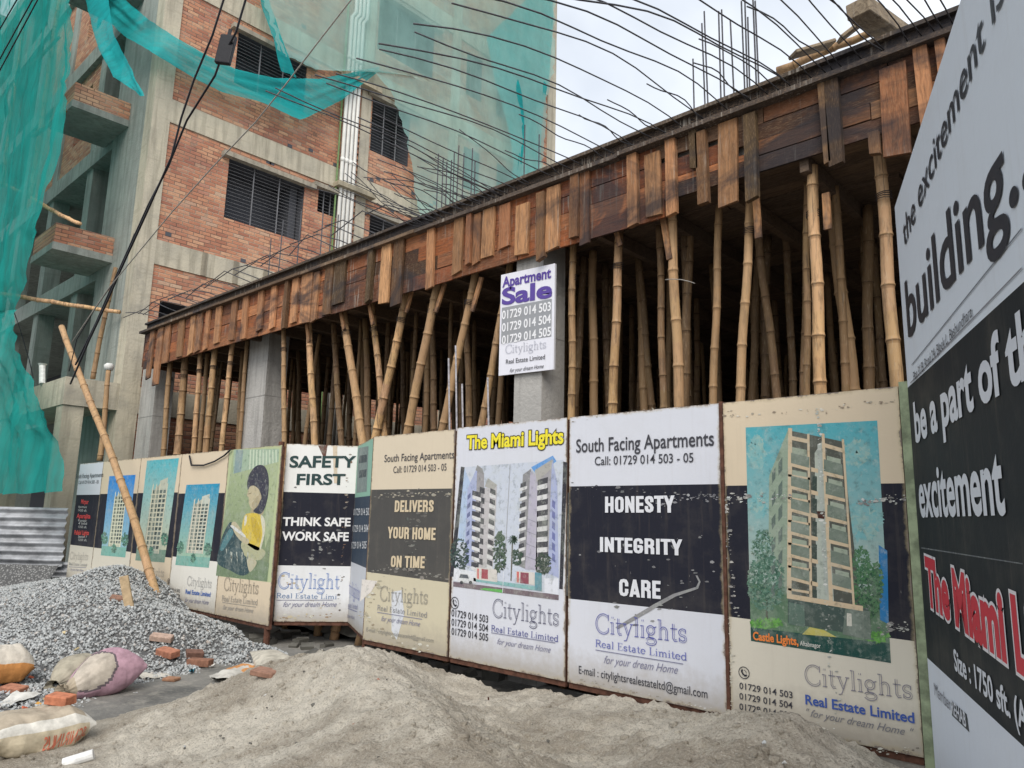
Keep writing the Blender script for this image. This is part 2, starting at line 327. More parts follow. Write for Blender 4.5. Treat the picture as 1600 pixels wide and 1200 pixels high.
for k in range(48):
    z = 4.4+k*.168
    mb.box((XB+.002, 10.86, z), (XB+.05, 10.98+rnd.uniform(-.02, 0), z+.075), (.9, .85, .8))
part(mb, 'toothed_bricks', M_BRICK, Bd)
mb = MB()
for k in range(26):
    y = rnd.uniform(6.1, 13.8); z = FL[rnd.choice([1, 2, 2, 3])] + rnd.choice([-.34, .3, .42])
    mb.box((XB+.003, y, z), (XB+.008, y+.13, z+.09))
part(mb, 'dark_hole_patches', M_DARK, Bd)  # flat patches, the shade inside the holes is painted
mb = MB()
for a, b_ in cols_y: mb = MB(); mb.box((XB-.4, a, .2), (XB+.035, b_, 22)); part(mb, 'column', M_CONC, Bd)
for z in FL:
    for a, b_ in zip(cols_y, cols_y[1:]):
        mb = MB(); mb.box((XB-.3, a[1], z-.275), (XB+.03, b_[0], z+.275)); part(mb, 'floor_beam', M_CONC, Bd)
mb = MB()
for z in FL:
    if z < 5:
        for k in range(7): mb.box((XB+.031, 6.3+k*.95, z-.28), (XB+.06, 6.42+k*.95, z+.28), (.6, .6, .6))
for k in range(6): mb.box((XB+.031, 7.0+k*.75, 6.98), (XB+.05, 7.12+k*.75, 7.52), (.62, .6, .58))
part(mb, 'board_marks', M_CONC, Bd)
for z in (10.25, 13.4):     # ledges the drain pipes pass through
    mb = MB(); mb.box((XB+.036, 10.25, z), (XB+.3, 11.45, z+.13), (.75, .73, .68)); part(mb, 'pipe_ledge', M_CONC, Bd)
for k in range(4):
    mb = MB(); y = 10.42+k*.125; pts = [(XB+.13, y, .3), (XB+.13, y, 15.3), (XB+.13, y+.12, 15.5), (XB+.13, y+.12, 22)]
    mb.tube(pts, .052, 10); 
    for z in (5, 8, 11, 14): mb.tube([(XB+.13, y, z), (XB+.13, y, z+.12)], .06, 10)
    part(mb, 'drain_pipe', M_PVC, Bd, True)
mb = MB(); mb.tube([(XB+.1, 10.3, .3), (XB+.1, 10.3, 22)], .025, 6); part(mb, 'conduit_pipe', M_GPIPE, Bd)
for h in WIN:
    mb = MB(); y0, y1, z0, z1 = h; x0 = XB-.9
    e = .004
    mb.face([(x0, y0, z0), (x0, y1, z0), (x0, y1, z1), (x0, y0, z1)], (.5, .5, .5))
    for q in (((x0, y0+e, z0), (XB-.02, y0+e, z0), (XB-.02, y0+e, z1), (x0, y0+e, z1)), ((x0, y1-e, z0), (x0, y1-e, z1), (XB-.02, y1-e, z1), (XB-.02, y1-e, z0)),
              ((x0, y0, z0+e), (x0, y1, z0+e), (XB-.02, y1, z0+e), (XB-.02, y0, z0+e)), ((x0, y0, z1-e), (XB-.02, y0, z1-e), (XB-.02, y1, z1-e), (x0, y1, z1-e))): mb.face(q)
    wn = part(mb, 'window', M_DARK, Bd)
    if z0 > 7:
        g = MB(); n = int((z1-z0)/.085)
        for k in range(1, n): g.tube([(XB-.06, y0+.01, z0+k*(z1-z0)/n), (XB-.06, y1-.01, z0+k*(z1-z0)/n)], .0065, 4, cap=False)
        for k in range(1, 3): g.box((XB-.075, y0+(y1-y0)*k/3-.012, z0+.01), (XB-.05, y0+(y1-y0)*k/3+.012, z1-.01))
        o = g.build('grille', M_GRILLE, wn); o.data.transform(Matrix.Translation(-Bd.location))
for h in WIN[:6]:
    mb = MB(); mb.box((XB+.001, h[0]-.2, h[3]-.02), (XB+.16, h[1]+.25, h[3]+.09), (.7, .7, .72)); part(mb, 'lintel', M_CONC, Bd)
# street front of the building
mb = MB(); mb.box((-18.5, YB, .2), (XB-.4, YB+.3, 22)); part(mb, 'shear_wall', M_CONCG, Bd)
for x in (-20.5, -23.6, -26.8, -31, -35.5, -40): mb = MB(); mb.box((x, YB+.1, .2), (x+.45, YB+.5, 22)); part(mb, 'column', M_CONCG, Bd)
for z in FL: mb = MB(); mb.box((-50, YB+.02, z-.25), (-18.501, 12, z+.2)); part(mb, 'floor_slab', M_CONCG, Bd)
mb = MB(); mb.box((-50, 9.2, .2), (-16.47, 9.4, 22)); part(mb, 'inner_wall', M_DARK, Bd)
mb = MB()
for i, z in enumerate(FL[:-1]):
    if i < 2: continue
    for r in rect_holes(-23.15, -20.5, z+.2, FL[i+1]-.25, [(-22.3, -21.2, z+1.1, FL[i+1]-.7)]): mb.box((r[0], YB+.15, r[2]), (r[1], YB+.35, r[3]))
    mb.box((-26.3, YB+.15, z+.2), (-23.6, YB+.35, FL[i+1]-.25))
    mb.box((-18.95, YB+.6, z+.2), (-18.51, YB+.8, FL[i+1]-.25))
part(mb, 'brick_infill', M_BRICKF, Bd)
for z in FL[1:5]:
    mb = MB(); mb.box((-19.1, 4.4, z-.06), (-17.55, YB-.001, z+.10)); bal = part(mb, 'balcony', M_CONCG, Bd)
    q = MB(); q.box((-19.08, 4.42, z+.102), (-17.57, 4.53, z+.53)); q.box((-17.68, 4.531, z+.102), (-17.57, YB-.002, z+.53)); q.box((-19.08, 4.531, z+.102), (-18.97, YB-.002, z+.53))
    o = q.build('brick_parapet', M_BRICK, bal); o.data.transform(Matrix.Translation(-Bd.location))
mb = MB(); mb.box((-19.3, YB+.02, 3.45), (-16.6, YB+1.4, 3.74)); mb.box((-21, YB-1.0, 3.75), (XB-.02, YB-.002, 4.3)); part(mb, 'canopy_slab', M_CONC, Bd)
for xa, xb in ((-16.63, -16.25), (-20.6, -20.1)): mb = MB(); mb.box((xa, YB-.98, .2), (xb, YB-.6, 3.745)); part(mb, 'porch_column', M_CONC, Bd)

# ================================================================ FORMWORK, SLAB, COLUMNS
YS = 5.56; XL, XR = -15.05, 3.2; ZB, ZT = 4.5, 5.38
Fw = empty('slab_formwork', ((XL+XR)/2, YS, ZB)); tag(Fw, 'long wooden shuttering of the new floor slab, planked and battened, above the hoardings', 'formwork')
rnd = random.Random(11)
def tone(x):
    # boards are redder to the left, blacker with oil in the middle stretch
    k = rnd.uniform(.8, 1.25)
    if x < -8: return (1.3*k, 1.0*k, .88*k)
    if -8 < x < -7.1: return (.45*k, .5*k, .55*k)
    if x < -4.3: return (1.2*k, .9*k, .8*k)
    if x < -2.6: return (.5*k, .55*k, .68*k)
    return (1.0*k, .98*k, 1.0*k)
mb = MB()
nrow = 4; rh = (ZT-.22-ZB)/nrow
for r in range(nrow):
    x = XL + rnd.uniform(-.3, 0)
    while x < XR:
        L = rnd.uniform(.7, 2.0); x1 = min(XR, x+L); xx = max(XL, x)
        d = rnd.uniform(0, .012)
        zb = ZB+(.11 if xx > -4.25 else -.05); rr = (ZT-.22-zb)/nrow
        mb.box((xx+.004, YS+d, zb+r*rr+.004+rnd.uniform(-.01, .004)), (x1-.004, YS+.03, zb+(r+1)*rr-.004), tone(x)); x = x1
x = XL
mb.box((XL-.03, YS+.0, ZB), (XL-.001, YS+4, ZT-.2), (1.2, 1, .9))
part(mb, 'plank_siding', M_WOODH, Fw)
mb = MB(); x = XL-.1
while x < XR:
    L = rnd.uniform(2.2, 3.8); x1 = min(XR, x+L); z = ZT-.225+rnd.uniform(-.01, .01); y = YS-.085+rnd.uniform(-.015, .012)
    mb.box((x, y, z), (x1-.006, YS+.05, z+.042), (.75, .6, .5) if x < -9 else (.42, .40, .44)); x = x1
part(mb, 'ledge_plank', M_TIMBER, Fw)
mb = MB(); mb.box((XL-.05, YS+.03, ZT-.17), (XR, YS+.06, ZT-.035), (.10, .10, .12)); mb.box((XL-.05, YS-.02, ZT-.035), (XR, YS+.07, ZT), (.5, .5, .52)); part(mb, 'edge_board', M_TIMBER, Fw)
def fx(px, py): return atY(px, py, YS-.05)
# battens:  px left, px right, py top, py bottom, tone (brightness, redness), proud
BT = [(1375, 1418, 98, 241, .9, 1.2), (1433, 1456, 70, 222, 1.5, 1.1), (1467, 1484, 58, 190, 1.5, 1.1), (1357, 1374, 205, 240, .8, 1), (1282, 1290, 115, 256, .9, .9), (1291, 1313, 115, 258, .3, .9),
      (1163, 1182, 176, 311, .45, .8), (1120, 1150, 187, 318, 1.1, 1), (1088, 1104, 204, 318, .6, 1), (1077, 1089, 194, 263, .35, .8), (1040, 1055, 217, 335, 1.5, 1.05), (1006, 1030, 237, 336, 1.2, 1), (980, 995, 240, 352, 1.3, 1.05),
      (904, 918, 265, 380, .6, 1.2), (890, 903, 265, 370, .6, 1.1), (851, 871, 290, 388, 1.7, 1.0), (838, 850, 300, 404, .7, 1), (803, 823, 318, 396, 1.6, 1), (778, 794, 318, 385, 1.0, 1.2), (751, 769, 325, 400, 1.5, 1), (737, 748, 333, 410, .9, 1.1), (706, 720, 330, 425, 1.1, 1), (728, 735, 332, 412, 1, 1.2),
      (664, 675, 353, 449, 1.6, 1.05), (611, 626, 366, 475, .45, 1), (592, 606, 380, 472, 2.2, .95), (573, 580, 388, 470, .35, .8), (519, 536, 401, 473, .3, .85), (504, 516, 410, 490, .5, 1), (486, 494, 425, 500, 1.4, 1.05), (468, 484, 426, 503, 1.7, 1.05), (453, 462, 430, 503, 1.7, 1.05), (443, 448, 425, 512, .4, 1), (420, 428, 441, 512, 1.8, 1.1), (400, 408, 446, 515, 1.2, 1.1),
      (376, 384, 451, 528, 1.2, 1.1), (358, 366, 462, 530, .8, 1.1), (334, 342, 470, 535, 1.4, 1.05), (318, 324, 474, 545, 1.3, 1.1), (304, 312, 481, 548, .9, 1.1), (294, 301, 486, 552, 1.7, 1), (276, 284, 490, 556, .9, 1), (254, 262, 500, 566, 1.0, 1.1), (241, 249, 506, 600, 1.2, 1.1), (230, 236, 508, 590, 1.0, 1.1)]
for i, (a, b_, t0, t1, br, rd_) in enumerate(BT):
    p, q = fx(a, (t0+t1)/2), fx(b_, (t0+t1)/2); z1 = min(fx((a+b_)/2, t0).z, ZT-.225); z0 = fx((a+b_)/2, t1).z
    mb = MB(); wd = max(q.x-p.x, .05); tk = .03 if wd > .11 else .055
    mb.box((p.x, YS-tk-.001, z0), (p.x+wd, YS-.001, z1), (br*.9*rd_, br*.84, br*.8))
    o = part(mb, 'batten', M_WOODV, Fw)
    bm = bmesh.new(); bm.from_mesh(o.data)
    sh = rnd.uniform(-.03, .03); s2 = rnd.uniform(-.012, .02); zc = sum(v.co.z for v in bm.verts)/8
    for v in bm.verts:
        v.co.x += sh*(v.co.z-zc)
        if v.co.z < zc: v.co.z += s2*(1 if v.co.x > p.x+wd/2-Fw.location.x else -1)
    bm.to_mesh(o.data); bm.free()
# deck soffit: boards and joists, seen from below
mb = MB(); y = YS+.05
while y < 17.5:
    wd = rnd.uniform(.16, .3); x = XL
    while x < XR:
        x1 = min(XR, x+rnd.uniform(1, 3)); mb.box((x+.004, y, ZB+.16+rnd.uniform(0, .05)), (x1, y+wd-.006, ZB+.25)); x = x1
    y += wd
for k in range(26):
    x = XL+.3+k*.7; mb.box((x, YS+.06, ZB+.02), (x+.07, 17.4, ZB+.155), (.9, .9, .9))
part(mb, 'deck_boards', M_DECK, Fw)
Sl = MB(); Sl.box((XL, YS+.075, ZB+.30), (XR, 18, ZT-.03)); so_ = Sl.build('concrete_slab', M_CONCW); recenter(so_, ((XL+XR)/2, 11, ZB+.3)); tag(so_, 'freshly cast concrete floor slab carried on bamboo props behind its wooden shuttering', 'floor slab')
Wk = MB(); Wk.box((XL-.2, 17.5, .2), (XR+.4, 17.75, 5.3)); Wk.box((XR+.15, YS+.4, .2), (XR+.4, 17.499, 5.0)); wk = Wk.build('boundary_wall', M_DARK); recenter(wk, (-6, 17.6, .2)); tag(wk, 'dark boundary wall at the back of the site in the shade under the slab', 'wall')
def column(pxa, pxm, pxb, py, label, y=5.95, pale=(1, 1, 1)):
    a, m_ = atY(pxa, py, y), atY(pxm, py, y); d = .36
    mb = MB(); mb.box((a.x, y, .2), (m_.x, y+d, ZB+.28), pale)
    for k in range(3): mb.box((a.x-.002, y-.002-.001*k, 1.2+1.2*k), (m_.x+.002, y+d, 1.212+1.2*k), (.7, .7, .7))
    o = mb.build('concrete_column', M_CONCW); recenter(o, (a.x, y, .2)); tag(o, label, 'column', 'bare concrete columns under the slab')
column(803, 846, 868, 620, 'pale bare concrete column behind the white sale sign', 5.64)
column(385, 415, 435, 600, 'pale concrete column standing above the panel with the picture of a reader')
column(216, 238, 258, 650, 'grey concrete column at the far left end of the slab')

# ================================================================ BAMBOO PROPS
def bamboo_mesh(p0, p1, r, seed, nodes=None, bend=None, bright=1.0):
    rg = random.Random(seed); p0, p1 = Vector(p0), Vector(p1); L = (p1-p0).length; ax = (p1-p0)/L
    side = ax.cross(Vector((0, 1, 0))).normalized(); s2 = ax.cross(side)
    bend = bend if bend is not None else rg.uniform(-.012, .012)*L
    step = rg.uniform(.30, .42)*(r/.045)**.4; z = rg.uniform(.1, step); pts = []; rs = []; cs = []
    def pos(u):
        return p0 + ax*(u*L) + side*(bend*math.sin(u*math.pi) + .006*math.sin(u*23+seed)) + s2*(.5*bend*math.sin(u*math.pi*1.7))
    u = 0; pts.append(pos(0)); rs.append(r*1.05)
    kk = bright*rg.uniform(.9, 1.1)
    while z < L:
        t = lambda d: pos(min(1, max(0, (z+d)/L)))
        taper = 1.05-.18*z/L
        hue = kk*rg.uniform(.88, 1.1); body = (hue, hue*rg.uniform(.95, 1.02), hue*rg.uniform(.9, 1.05))
        for d, m_, cc in ((-.03, .95, body), (-.010, 1.0, (body[0]*.75, body[1]*.72, body[2]*.7)), (0, 1.13, (.32*kk, .28*kk, .24*kk)), (.008, 1.02, (.95*kk, .93*kk, .9*kk)), (.035, .95, body)):
            pts.append(t(d)); rs.append(r*m_*taper); cs.append(cc)
        pts.append(t(step*.5)); rs.append(r*.95*taper); cs.append(body)
        z += step*rg.uniform(.85, 1.15)
    pts.append(pos(1)); rs.append(r*.86); cs.append((kk, kk, kk)); cs.append((kk, kk, kk))
    # drop points that run backwards at the ends
    P, Rr, C = [pts[0]], [rs[0]], []
    for a, b_, c_ in zip(pts[1:], rs[1:], cs):
        if (a-P[-1]).dot(ax) > .002: P.append(a); Rr.append(b_); C.append(c_)
    while len(C) < len(P): C.append((kk, kk, kk))
    mb = MB(); mb.tube(P, Rr, 10, cols=C); return mb
def prop(pxt, pyt, pxb, pyb, y, wpx, label, seed, bright=1.0, yt=None, group='bamboo props under the slab edge'):
    b_ = atY(pxb, pyb, y); t_ = atY(pxt, pyt, yt or y); d = (t_-b_)/(t_.z-b_.z)
    foot = b_ + d*(.2-b_.z); head = b_ + d*(ZB+.1-b_.z)
    dist = (b_-CP).dot(D_); r = wpx*dist/F/2
    o = bamboo_mesh(foot, head, r, seed, bright=bright).build('bamboo_prop', M_BAMBOO, None, True); recenter(o, foot)
    if y < 5.9:
        lm = MB(); ax = d.normalized(); zz = (ZB-.28-foot.z)/d.z
        for k in range(4):
            c0 = d*(zz-.016*k); t1 = ax.orthogonal().normalized(); t2 = ax.cross(t1); lm.tube([c0+(t1*math.cos(j*.7)+t2*math.sin(j*.7))*r*1.06+ax*.004*math.sin(j+k) for j in range(10)], .004, 4, (3, 2.4, 1.8))
        lm.build('twine_lashing', M_BLACK, o)
    tag(o, label, 'bamboo prop', group); return o
PR = [ # top px, bottom px, depth y, width px, brightness, label
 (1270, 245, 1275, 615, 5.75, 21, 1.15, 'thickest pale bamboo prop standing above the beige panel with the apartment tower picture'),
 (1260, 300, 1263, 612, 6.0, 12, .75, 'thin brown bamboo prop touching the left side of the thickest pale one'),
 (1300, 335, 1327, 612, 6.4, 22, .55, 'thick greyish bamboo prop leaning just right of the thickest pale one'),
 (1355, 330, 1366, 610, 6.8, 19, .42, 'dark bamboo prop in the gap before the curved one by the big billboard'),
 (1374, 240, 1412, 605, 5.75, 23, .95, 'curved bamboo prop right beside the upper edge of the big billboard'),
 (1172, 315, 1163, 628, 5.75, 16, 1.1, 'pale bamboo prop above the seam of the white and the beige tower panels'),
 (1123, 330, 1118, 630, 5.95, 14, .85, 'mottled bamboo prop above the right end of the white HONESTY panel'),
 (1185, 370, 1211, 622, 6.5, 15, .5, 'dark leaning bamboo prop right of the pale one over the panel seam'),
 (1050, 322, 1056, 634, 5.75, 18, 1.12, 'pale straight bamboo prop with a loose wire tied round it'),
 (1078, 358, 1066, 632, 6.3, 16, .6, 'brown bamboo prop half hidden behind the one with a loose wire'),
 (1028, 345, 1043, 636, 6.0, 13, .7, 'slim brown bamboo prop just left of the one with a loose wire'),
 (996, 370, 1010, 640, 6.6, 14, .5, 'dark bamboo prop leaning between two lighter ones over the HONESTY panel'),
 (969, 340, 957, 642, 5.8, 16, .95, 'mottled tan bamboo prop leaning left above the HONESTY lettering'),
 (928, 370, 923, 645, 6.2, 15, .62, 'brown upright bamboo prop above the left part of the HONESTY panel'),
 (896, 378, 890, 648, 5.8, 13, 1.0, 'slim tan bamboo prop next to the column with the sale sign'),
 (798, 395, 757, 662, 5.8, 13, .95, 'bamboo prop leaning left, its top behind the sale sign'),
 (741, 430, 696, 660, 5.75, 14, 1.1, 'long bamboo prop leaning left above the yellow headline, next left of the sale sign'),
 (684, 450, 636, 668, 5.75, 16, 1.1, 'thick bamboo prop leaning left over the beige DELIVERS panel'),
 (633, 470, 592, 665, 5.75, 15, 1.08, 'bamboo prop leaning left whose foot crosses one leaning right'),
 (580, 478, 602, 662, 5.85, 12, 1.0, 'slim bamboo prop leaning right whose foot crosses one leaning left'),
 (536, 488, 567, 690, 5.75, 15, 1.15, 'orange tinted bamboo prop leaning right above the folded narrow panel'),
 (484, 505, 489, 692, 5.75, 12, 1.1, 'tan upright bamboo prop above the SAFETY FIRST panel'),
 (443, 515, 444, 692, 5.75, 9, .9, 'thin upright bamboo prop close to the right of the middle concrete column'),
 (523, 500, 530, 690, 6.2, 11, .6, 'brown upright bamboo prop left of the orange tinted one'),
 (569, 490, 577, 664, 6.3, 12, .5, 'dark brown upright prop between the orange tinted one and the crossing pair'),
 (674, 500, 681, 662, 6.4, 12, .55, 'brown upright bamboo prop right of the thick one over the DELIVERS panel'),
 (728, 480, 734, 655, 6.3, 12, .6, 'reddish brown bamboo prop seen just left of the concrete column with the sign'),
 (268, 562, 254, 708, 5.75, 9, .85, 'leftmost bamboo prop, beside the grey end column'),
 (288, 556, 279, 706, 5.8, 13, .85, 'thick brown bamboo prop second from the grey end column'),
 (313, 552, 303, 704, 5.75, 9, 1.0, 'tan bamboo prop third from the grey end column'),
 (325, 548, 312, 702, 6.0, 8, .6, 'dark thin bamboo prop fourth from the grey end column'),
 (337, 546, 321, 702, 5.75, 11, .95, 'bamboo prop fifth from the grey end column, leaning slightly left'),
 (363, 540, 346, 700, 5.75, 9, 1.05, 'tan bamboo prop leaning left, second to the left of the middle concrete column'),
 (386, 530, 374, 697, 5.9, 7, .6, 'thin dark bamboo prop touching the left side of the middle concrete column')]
for i, (a, b_, c_, d, y, wp, br, lb) in enumerate(PR): prop(a, b_, c_, d, y, wp, lb, 100+i, br*(1 if br > 1.04 else .86 if br > .8 else .78))  # brightness of poles set further back includes painted shade
# the rows deeper under the slab: copies of a few poles
rnd = random.Random(5); protos = []
for k in range(5):
    o = bamboo_mesh((0, 0, 0), (rnd.uniform(-.2, .2), rnd.uniform(-.15, .15), ZB-.1), rnd.uniform(.032, .048), 300+k, bright=rnd.uniform(.20, .44)).build('bamboo_prop', M_BAMBOO, None, True)  # low brightness paints the slab's shade into the pole colour
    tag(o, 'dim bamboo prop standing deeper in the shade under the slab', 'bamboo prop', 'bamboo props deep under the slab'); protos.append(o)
n = 0; used = set()
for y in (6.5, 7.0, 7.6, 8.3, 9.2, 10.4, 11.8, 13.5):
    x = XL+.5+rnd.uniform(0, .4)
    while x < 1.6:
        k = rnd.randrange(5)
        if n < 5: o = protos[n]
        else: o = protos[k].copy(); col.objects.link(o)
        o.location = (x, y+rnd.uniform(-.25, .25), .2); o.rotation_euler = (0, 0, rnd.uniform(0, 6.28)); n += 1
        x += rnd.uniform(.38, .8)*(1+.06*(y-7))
# short wedge splints nailed to the pole heads
for (px, py, dx, dz) in ((1183, 335, -.01, .42), (963, 360, -.1, .35), (1041, 370, -.07, .45), (688, 465, .16, .36), (745, 460, .15, .4), (640, 468, .12, .33), (1292, 330, .0, .3), (535, 500, -.12, .3), (580, 492, -.1, .3), (481, 520, -.1, .3)):
    p = atY(px, py, 5.69); mb = MB(); mb.box((-.028, -.012, -dz/2), (.028, .012, dz/2), (1.5, 1.4, 1.3)); o = mb.build('wood_splint', M_WOODV); o.location = p; o.rotation_euler = (0, math.atan2(dx, dz), 0)
    tag(o, 'short wooden splint nailed beside the head of a bamboo prop', 'splint', 'wooden splints on the props')

# ================================================================ REBARS
def rebar(x0, L, droop, dx=0, z0=5.27, r=.0054, label='dark steel reinforcing bar drooping out of the slab edge over the hoardings', kick=.0, group='reinforcing bars sticking out of the slab edge'):
    P = []
    for k in range(11):
        u = k/10; ks = u*(1-u)*4; P.append((x0+dx*u*u+ks*(.035*math.sin(x0*91)+.02*math.sin(u*9+x0*37)), YS+.1-L*u, z0+kick*u-droop*u**(1.9+.35*math.sin(x0*53))+ks*.025*math.sin(u*7+x0*71)))
    mb = MB(); mb.tube(P, r, 6); o = mb.build('rebar', M_REBAR, None, True); recenter(o, P[0]); tag(o, label, 'rebar', group)
# base px on the slab edge, tip px
RB = [((1106, 172), (706, 5)), ((1072, 175), (646, 37)), ((1027, 198), (648, 50)), ((1047, 200), (592, 68)), ((995, 218), (593, 77)), ((965, 215), (557, 91)), ((917, 240), (525, 115)), ((900, 255), (492, 117)), ((870, 256), (510, 130)),
      ((1142, 152), (722, -12)), ((800, 285), (430, 136)), ((790, 290), (415, 142)), ((832, 268), (585, 165)), ((815, 275), (560, 170)), ((770, 300), (693, 222)), ((760, 300), (600, 268)), ((745, 310), (665, 235)), ((730, 315), (600, 280)), ((715, 320), (618, 265)),
      ((947, 236), (811, 165)), ((1047, 185), (949, 110)), ((1105, 160), (1010, 82)), ((1176, 137), (1082, 46)), ((1000, 205), (905, 135)), ((880, 258), (790, 190)), ((700, 325), (640, 290)), ((685, 330), (640, 305))]
for bp, tp in RB:
    A = atY(*bp, YS+.1); x0 = A.x; T = atX(*tp, x0-.08); L = YS+.1-T.y
    if not .3 < L < 4.5: L = 2.5; T.z = 4.6
    rebar(x0, L, max(.0, 5.27-T.z), T.x-x0)
rnd = random.Random(18)
for k in range(22):
    px = rnd.uniform(640, 860); A = atY(px, 625-.43*px, YS+.1); tp = (px-rnd.uniform(50, 190), 625-.43*px-rnd.uniform(15, 75)); T = atX(tp[0], tp[1], A.x-rnd.uniform(-.1, .35)); L = YS+.1-T.y
    if .3 < L < 4 and T.z > 3.6: rebar(A.x, L, max(-.3, 5.27-T.z), T.x-A.x, r=.0048)
rnd = random.Random(8)
for px, L in ((1178, 3.4), (1205, 3.3), (1222, 1.2), (1240, 3.4), (1241, 3.1), (1272, 3.2), (1295, 3.3), (1302, 1.3), (1318, 3.2), (1350, 3.4), (1384, 1.4), (1386, 3.2), (1420, 3.3), (1443, 3.2), (1463, 3.3), (1475, 3.2), (1490, 3.3)):
    x0 = atY(px, 690-.46*px if px < 1200 else 585-.385*px, YS+.1).x; rebar(x0, L, (.86 if L > 2 else .12)+rnd.uniform(-.06, .06), rnd.uniform(-.15, 0))
x = -14.6
while x < -6.6:     # short kinked bars lying along the edge further left
    P = [(x, YS+.2, ZT+.01), (x-.1, YS-.05, ZT+.08), (x-.35, YS-.25, ZT+.13+rnd.uniform(0, .1)), (x-rnd.uniform(.6, 1.1), YS-.35, ZT+rnd.uniform(-.05, .18))]
    mb = MB(); mb.tube(P, .008, 5); o = mb.build('rebar', M_REBAR); recenter(o, P[0]); tag(o, 'short bent reinforcing bar curling along the slab edge near the brick building', 'rebar', 'bent bars along the slab edge'); x += rnd.uniform(.22, .5)
# column starter bars standing on the slab
def starter(px, pyt, y, lab, grp):
    p = atY(px, pyt, y); mb = MB(); mb.tube([(p.x, y, ZT-.05), (p.x+rnd.uniform(-.04, .04), y, p.z)], .010, 6); o = mb.build('rebar', M_REBAR); recenter(o, (p.x, y, ZT-.05)); tag(o, lab, 'rebar', grp)
for px, py in ((1083, 92), (1100, 35), (1104, 16), (1122, 18), (1128, 15), (1145, 30), (1159, 2), (1161, -15), (1166, 28), (1176, -20), (1181, 1)):
    starter(px, py, 7.1, 'upright starter bar in the cluster rising against the sky', 'upright column starter bars against the sky')
for px, py in ((686, 240), (694, 245), (700, 252), (706, 250), (712, 236), (716, 228), (724, 240), (738, 232), (745, 250), (821, 195), (843, 210)):
    starter(px, py, 7.6, 'upright starter bar in the cluster in front of the netted wall', 'upright starter bars before the netted wall')
for px, py in ((425, 372), (441, 345), (470, 330), (505, 332), (518, 340), (530, 335)):
    starter(px, py, 6.6, 'upright starter bar in front of the red brick wall', 'upright starter bars before the brick wall')
# column cage stirrups
for x0, y0 in ((atY(715, 260, 7.6).x, 7.6),):
    for k in range(4):
        z = ZT+.15+.16*k; mb = MB(); mb.tube([(x0-.25, y0-.15, z), (x0+.3, y0-.15, z), (x0+.3, y0+.15, z), (x0-.25, y0+.15, z), (x0-.25, y0-.15, z)], .006, 4); o = mb.build('stirrup', M_REBAR); recenter(o, (x0, y0, z)); tag(o, 'rectangular steel stirrup round the starter bars before the netted wall', 'stirrup', 'stirrups of the column cage')
# timbers left on the slab
def timber(p0, p1, wd, th, label, m=None):
    p0, p1 = Vector(p0), Vector(p1); L = (p1-p0).length; mb = MB(); mb.box((-L/2, -wd/2, -th/2), (L/2, wd/2, th/2), (1.2, 1.15, 1.05))
    o = mb.build('timber', m or M_TIMBER); bevel(o, .006, 1); o.location = (p0+p1)/2; o.rotation_euler = (p1-p0).to_track_quat('X', 'Z').to_euler(); tag(o, label, 'timber', 'loose timbers on the slab edge'); return o
timber(atY(1340, 12, 5.3), atY(1412, 62, 6.1), .17, .12, 'thick squared timber end sticking out over the slab edge near the billboard')
timber(atY(1312, 62, 5.55), atY(1356, 28, 5.7), .1, .03, 'thin board propped under the thick squared timber')
timber(atY(1238, 86, 5.45), atY(1300, 68, 5.75), .12, .03, 'thin board lying on the slab edge left of the thick timber')
mb = bamboo_mesh(atY(1215, 112, 5.8), atY(1400, 36, 5.85), .035, 77, bright=.8); o = mb.build('bamboo_pole', M_BAMBOO, None, True); recenter(o, atY(1215, 112, 5.8)); tag(o, 'grey bamboo pole lying along the top of the slab edge', 'bamboo pole')

# ================================================================ HOARDING PANELS
class Plane:
    """vertical board plane; local x runs along d, local z up, -y faces the viewer's side"""
    def __init__(s, origin, d): s.o = Vector(origin); s.d = Vector((d[0], d[1], 0)).normalized(); s.n = s.d.cross(Vector((0, 0, 1)))
    def px(s, a, b_): r = ray(a, b_); t = (s.o-CP).dot(s.n)/r.dot(s.n); p = CP+r*t-s.o; return p.dot(s.d), p.z
    def root(s, name): return empty(name, s.o, math.atan2(s.d.y, s.d.x))
_tc = {}
def glyphs(body, bold=0.0, shear=0.0, space=1.0):
    key = (body, bold, shear, space)
    if key in _tc: return _tc[key]
    cu = bpy.data.curves.new('t', 'FONT'); cu.body = body; cu.size = 1; cu.offset = bold; cu.shear = shear; cu.space_character = space; cu.resolution_u = 4
    o = bpy.data.objects.new('t', cu); col.objects.link(o); dg = bpy.context.evaluated_depsgraph_get(); dg.update()
    me = bpy.data.meshes.new_from_object(o.evaluated_get(dg)); vs = [(v.co.x, v.co.y) for v in me.vertices]; fs = [tuple(p.vertices) for p in me.polygons]
    bpy.data.objects.remove(o); bpy.data.curves.remove(cu); bpy.data.meshes.remove(me); _tc[key] = (vs, fs); return vs, fs
_hv, _ = glyphs('H'); CAP = max(v[1] for v in _hv)
